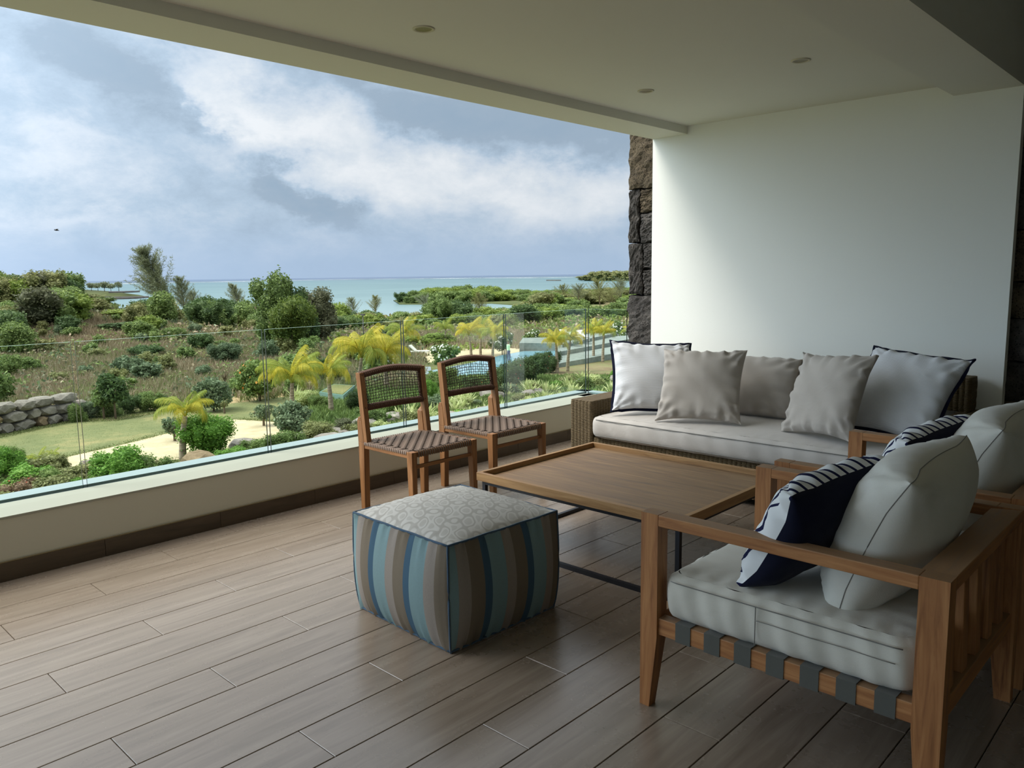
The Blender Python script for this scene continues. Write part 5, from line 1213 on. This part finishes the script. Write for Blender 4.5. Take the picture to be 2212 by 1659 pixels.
# dark flowering hedge in front of the pool
for i,(q,fl) in enumerate([((-30.73,31.15,1.81,1.55),'orange'),((-31.98,33.59,2.19,1.70),'red'),((-33.05,35.99,2.31,1.79),None),((-34.90,39.38,2.17,1.74),'red'),((-36.49,42.32,1.97,1.64),None),((-29.37,29.24,1.47,1.18),'orange')]):
    x,y,w_,h_=q; bush(x,y,w_,h_,'dark','near','dark green hedge bush with red flowers in front of the pool','hedge_bush','dark hedge in front of the pool',flower=fl,nf=26)
# vines/creepers ground cover and rock slope
rm=random.Random(61)
GC=[]
for i in range(150):
    px_=rm.random(); a=R(-80+46*px_); 
    r_=rm.uniform(21.5,29) if px_<.55 else rm.uniform(24,52)
    if px_>.5: r_=24+(30*(px_-.5)/.5+4)*rm.random()
    x,y=r_*math.sin(a),r_*math.cos(a)
    if -72<math.degrees(a)<-60 and r_>25.5: continue
    w_=rm.uniform(.7,1.7); bush(x,y,w_,w_*rm.uniform(.3,.6),(k:=rm.choice(['mid','bright','olive','blue','olive','agave'])),'midq',KW[k]+' low shrub on the planted bank, '+('left part' if px_<.4 else 'middle part' if px_<.7 else 'right part'),'ground_cover_shrub','low shrubs on the planted bank',flower=rm.choice([None]*9+['orange','red']),nf=12)
def agave_mesh(seed,n=26):
    rg=random.Random(seed); b=B()
    for i in range(n):
        a=2*PI*i/n*2.4+rg.uniform(-.2,.2); el=R(rg.uniform(20,78)); L_=rg.uniform(.38,.58); d=Vector((math.cos(a)*math.cos(el),math.sin(a)*math.cos(el),math.sin(el))); s=Vector((-math.sin(a),math.cos(a),0))*.032
        p1=d*L_*.5; p2=d*L_+Vector((0,0,-.09)); b.v+=[tuple(-s*.7),tuple(s*.7),tuple(p1+s),tuple(p1-s),tuple(p2)]; k=len(b.v)-5; b.f+=[(k,k+1,k+2,k+3),(k+3,k+2,k+4)]; b.m+=[0,0]; b.sm+=[False]*2
    return b.mesh('agave',[LM['agave']])
AG=[agave_mesh(i) for i in range(4)]
for i in range(150):
    f=rm.random(); g=rm.random(); a=R(-52+20*f); r_=30+ (8+18*f)*g
    x,y=r_*math.sin(a),r_*math.cos(a); s=rm.uniform(1.1,2.2)
    mobj('spiky_plant',rm.choice(AG),loc=(x,y,gz(x,y)),rot=(0,0,rm.uniform(0,6)),scale=(s,s,s*.9),label='pale green spiky rosette plant on the rocky bank right of the chairs',cat='plant',group='spiky plants on the rocky bank')
for q,lab in [((-24.74,27.90,1.37,0.88),'large pale spiky plant near the glass between the two right joints'),((-27.20,21.19,1.01,0.69),'yellow-green spiky plant behind the left chair'),((-24.53,24.40,1.23,0.90),'pale spiky plant right of the right dining chair'),((-22.71,7.13,0.75,0.63),'grey spiky plant low behind the second glass panel'),((-36.41,21.87,1.45,1.45),'tall grassy spiky plant below the bushy yellow palm')]:
    x,y,w_,h_=q; mobj('spiky_plant',rm.choice(AG),loc=(x,y,gz(x,y)),scale=(w_*1.2,w_*1.2,h_*1.7),label=lab,cat='plant')
MRP=ground_mat('pale_volcanic_rock',[srgb(120,112,104),srgb(152,144,136),srgb(178,170,160)],3,.6); RP=rocks(5,MRP,30)
for i in range(130):
    f=rm.random(); a=R(-59+26*f); r_=25+(6+24*max(0,f-.1))*rm.random(); x,y=r_*math.sin(a),r_*math.cos(a); s=rm.uniform(.4,1.15)
    mobj('boulder',rm.choice(RP),loc=(x,y,gz(x,y)+s*.18),rot=(rm.uniform(-.2,.2),rm.uniform(-.2,.2),rm.uniform(0,6)),scale=(s*1.3,s,s*.75),label='pale grey volcanic boulder on the planted bank below the parapet',cat='rock',group='boulders on the planted bank')
for q,m_,lab in [((-24.69,11.18,1.20,0.75),MST[1],'rust-brown boulder poking up behind the second glass panel'),((-26.61,13.75,1.01,0.51),MRP,'flat grey boulder at the edge of the sand path'),((-27.39,8.66,0.45,0.51),MRP,'pale upright rock beside the first glass joint'),((-27.44,8.45,0.33,0.27),MRP,'small grey rock left of the pale upright rock'),((-25.52,14.29,1.17,0.43),MRP,'low grey boulder at the second glass joint'),((-22.50,8.20,0.65,0.47),MRP,'grey boulder below the large vivid green bush')]:
    x,y,w_,h_=q; me=rock_mesh(int(x*7)%50); me.materials.append(m_); mobj('boulder',me,loc=(x,y,gz(x,y)+h_*.3),scale=(w_*1.15,w_*.9,h_*1.2),label=lab,cat='rock')
tufts('ground_cover',26000,((-82,-33),(20,52),lambda x,y:(math.hypot(x,y)<26.5 or math.degrees(math.atan2(x,y))>-58)),.12,.4,LM['mid'],'low green ground cover plants on the bank below the parapet',9,5,cat='ground cover',wd=.035)
# white pavement low at left, seen between shrubs
strip('white_pavement',[(-26.78,5.58),(-26.68,6.76),(-26.34,8.20)],[(-22.77,4.67),(-22.76,5.69),(-23.08,7.13)],MDK,12,3,dz=.05,kind='structure')

def clumps(name,n,area,kinds,label,seed,size=(.25,.7),nl=46,leaf=.05,cat='undergrowth'):
    """uncountable low wild undergrowth: little leaf heaps"""
    rg=np.random.default_rng(seed); Cs=[[] for _ in kinds]; Ns=[[] for _ in kinds]; Ls=[[] for _ in kinds]
    m_=0
    while m_<n:
        a=R(rg.uniform(*area[0])); r_=area[1][0]+(area[1][1]-area[1][0])*rg.random()**.8; x,y=r_*math.sin(a),r_*math.cos(a)
        if len(area)>2 and not area[2](x,y,r_,math.degrees(a)): continue
        m_+=1; s=rg.uniform(*size)*(1+r_/120); k=rg.integers(len(kinds)); d=rg.normal(0,1,(nl,3)); d[:,2]=abs(d[:,2]); d/=np.linalg.norm(d,axis=1,keepdims=True)
        rr_=s*rg.uniform(.4,1.05,(nl,1)); C=d*rr_*np.array([1.2,1.2,.75])+np.array([x,y,gz(x,y)]); Cs[k].append(C);Ns[k].append(d);Ls[k].append(np.full((nl,1),leaf*(1+r_/40)))
    V=[];F=[];Mi=[];off=0
    for k in range(len(kinds)):
        if not Cs[k]: continue
        C=np.concatenate(Cs[k]); v,f=leaves(C,np.concatenate(Ns[k]),np.concatenate(Ls[k])*rg.uniform(.6,1.4,(len(C),1)),rg,.5,jit=1.0); V.append(v);F.append(f+off);Mi.append(np.full(len(f),k)); off+=len(v)
    return mobj(name,npmesh(name,np.concatenate(V),np.concatenate(F),[LM[k] for k in kinds],np.concatenate(Mi)),kind='stuff',label=label,cat=cat)
clumps('undergrowth',1500,((-86,-50),(45,150)),['mid','olive','blue','brown','drygreen','dry'],'low wild undergrowth mixed through the dry grassy slope',71,(.3,.9),44,.06)
clumps('undergrowth',900,((-56,-31),(76,170)),['mid','olive','lime','dry'],'low wild undergrowth between the pool garden and the shore bushes',72,(.4,1.1),36,.08)
clumps('garden_ground_cover',2200,((-84,-31),(19.5,50),lambda x,y,r,a:(r<26.5 if a<-66 else r<27 if a<-58.5 else r<27+ (a+58.5)*.55)),['mid','olive','bright','blue','lime','agave','brown'],'mixed low leafy planting on the bank below the parapet',73,(.14,.42),60,.032,'ground cover')

tufts('lawn_grass',36000,((-84,-50),(23,44),lambda x,y:True),.02,.06,LM['drygreen'],'short patchy grass of the lawn',15,4,cat='lawn grass',wd=.010)
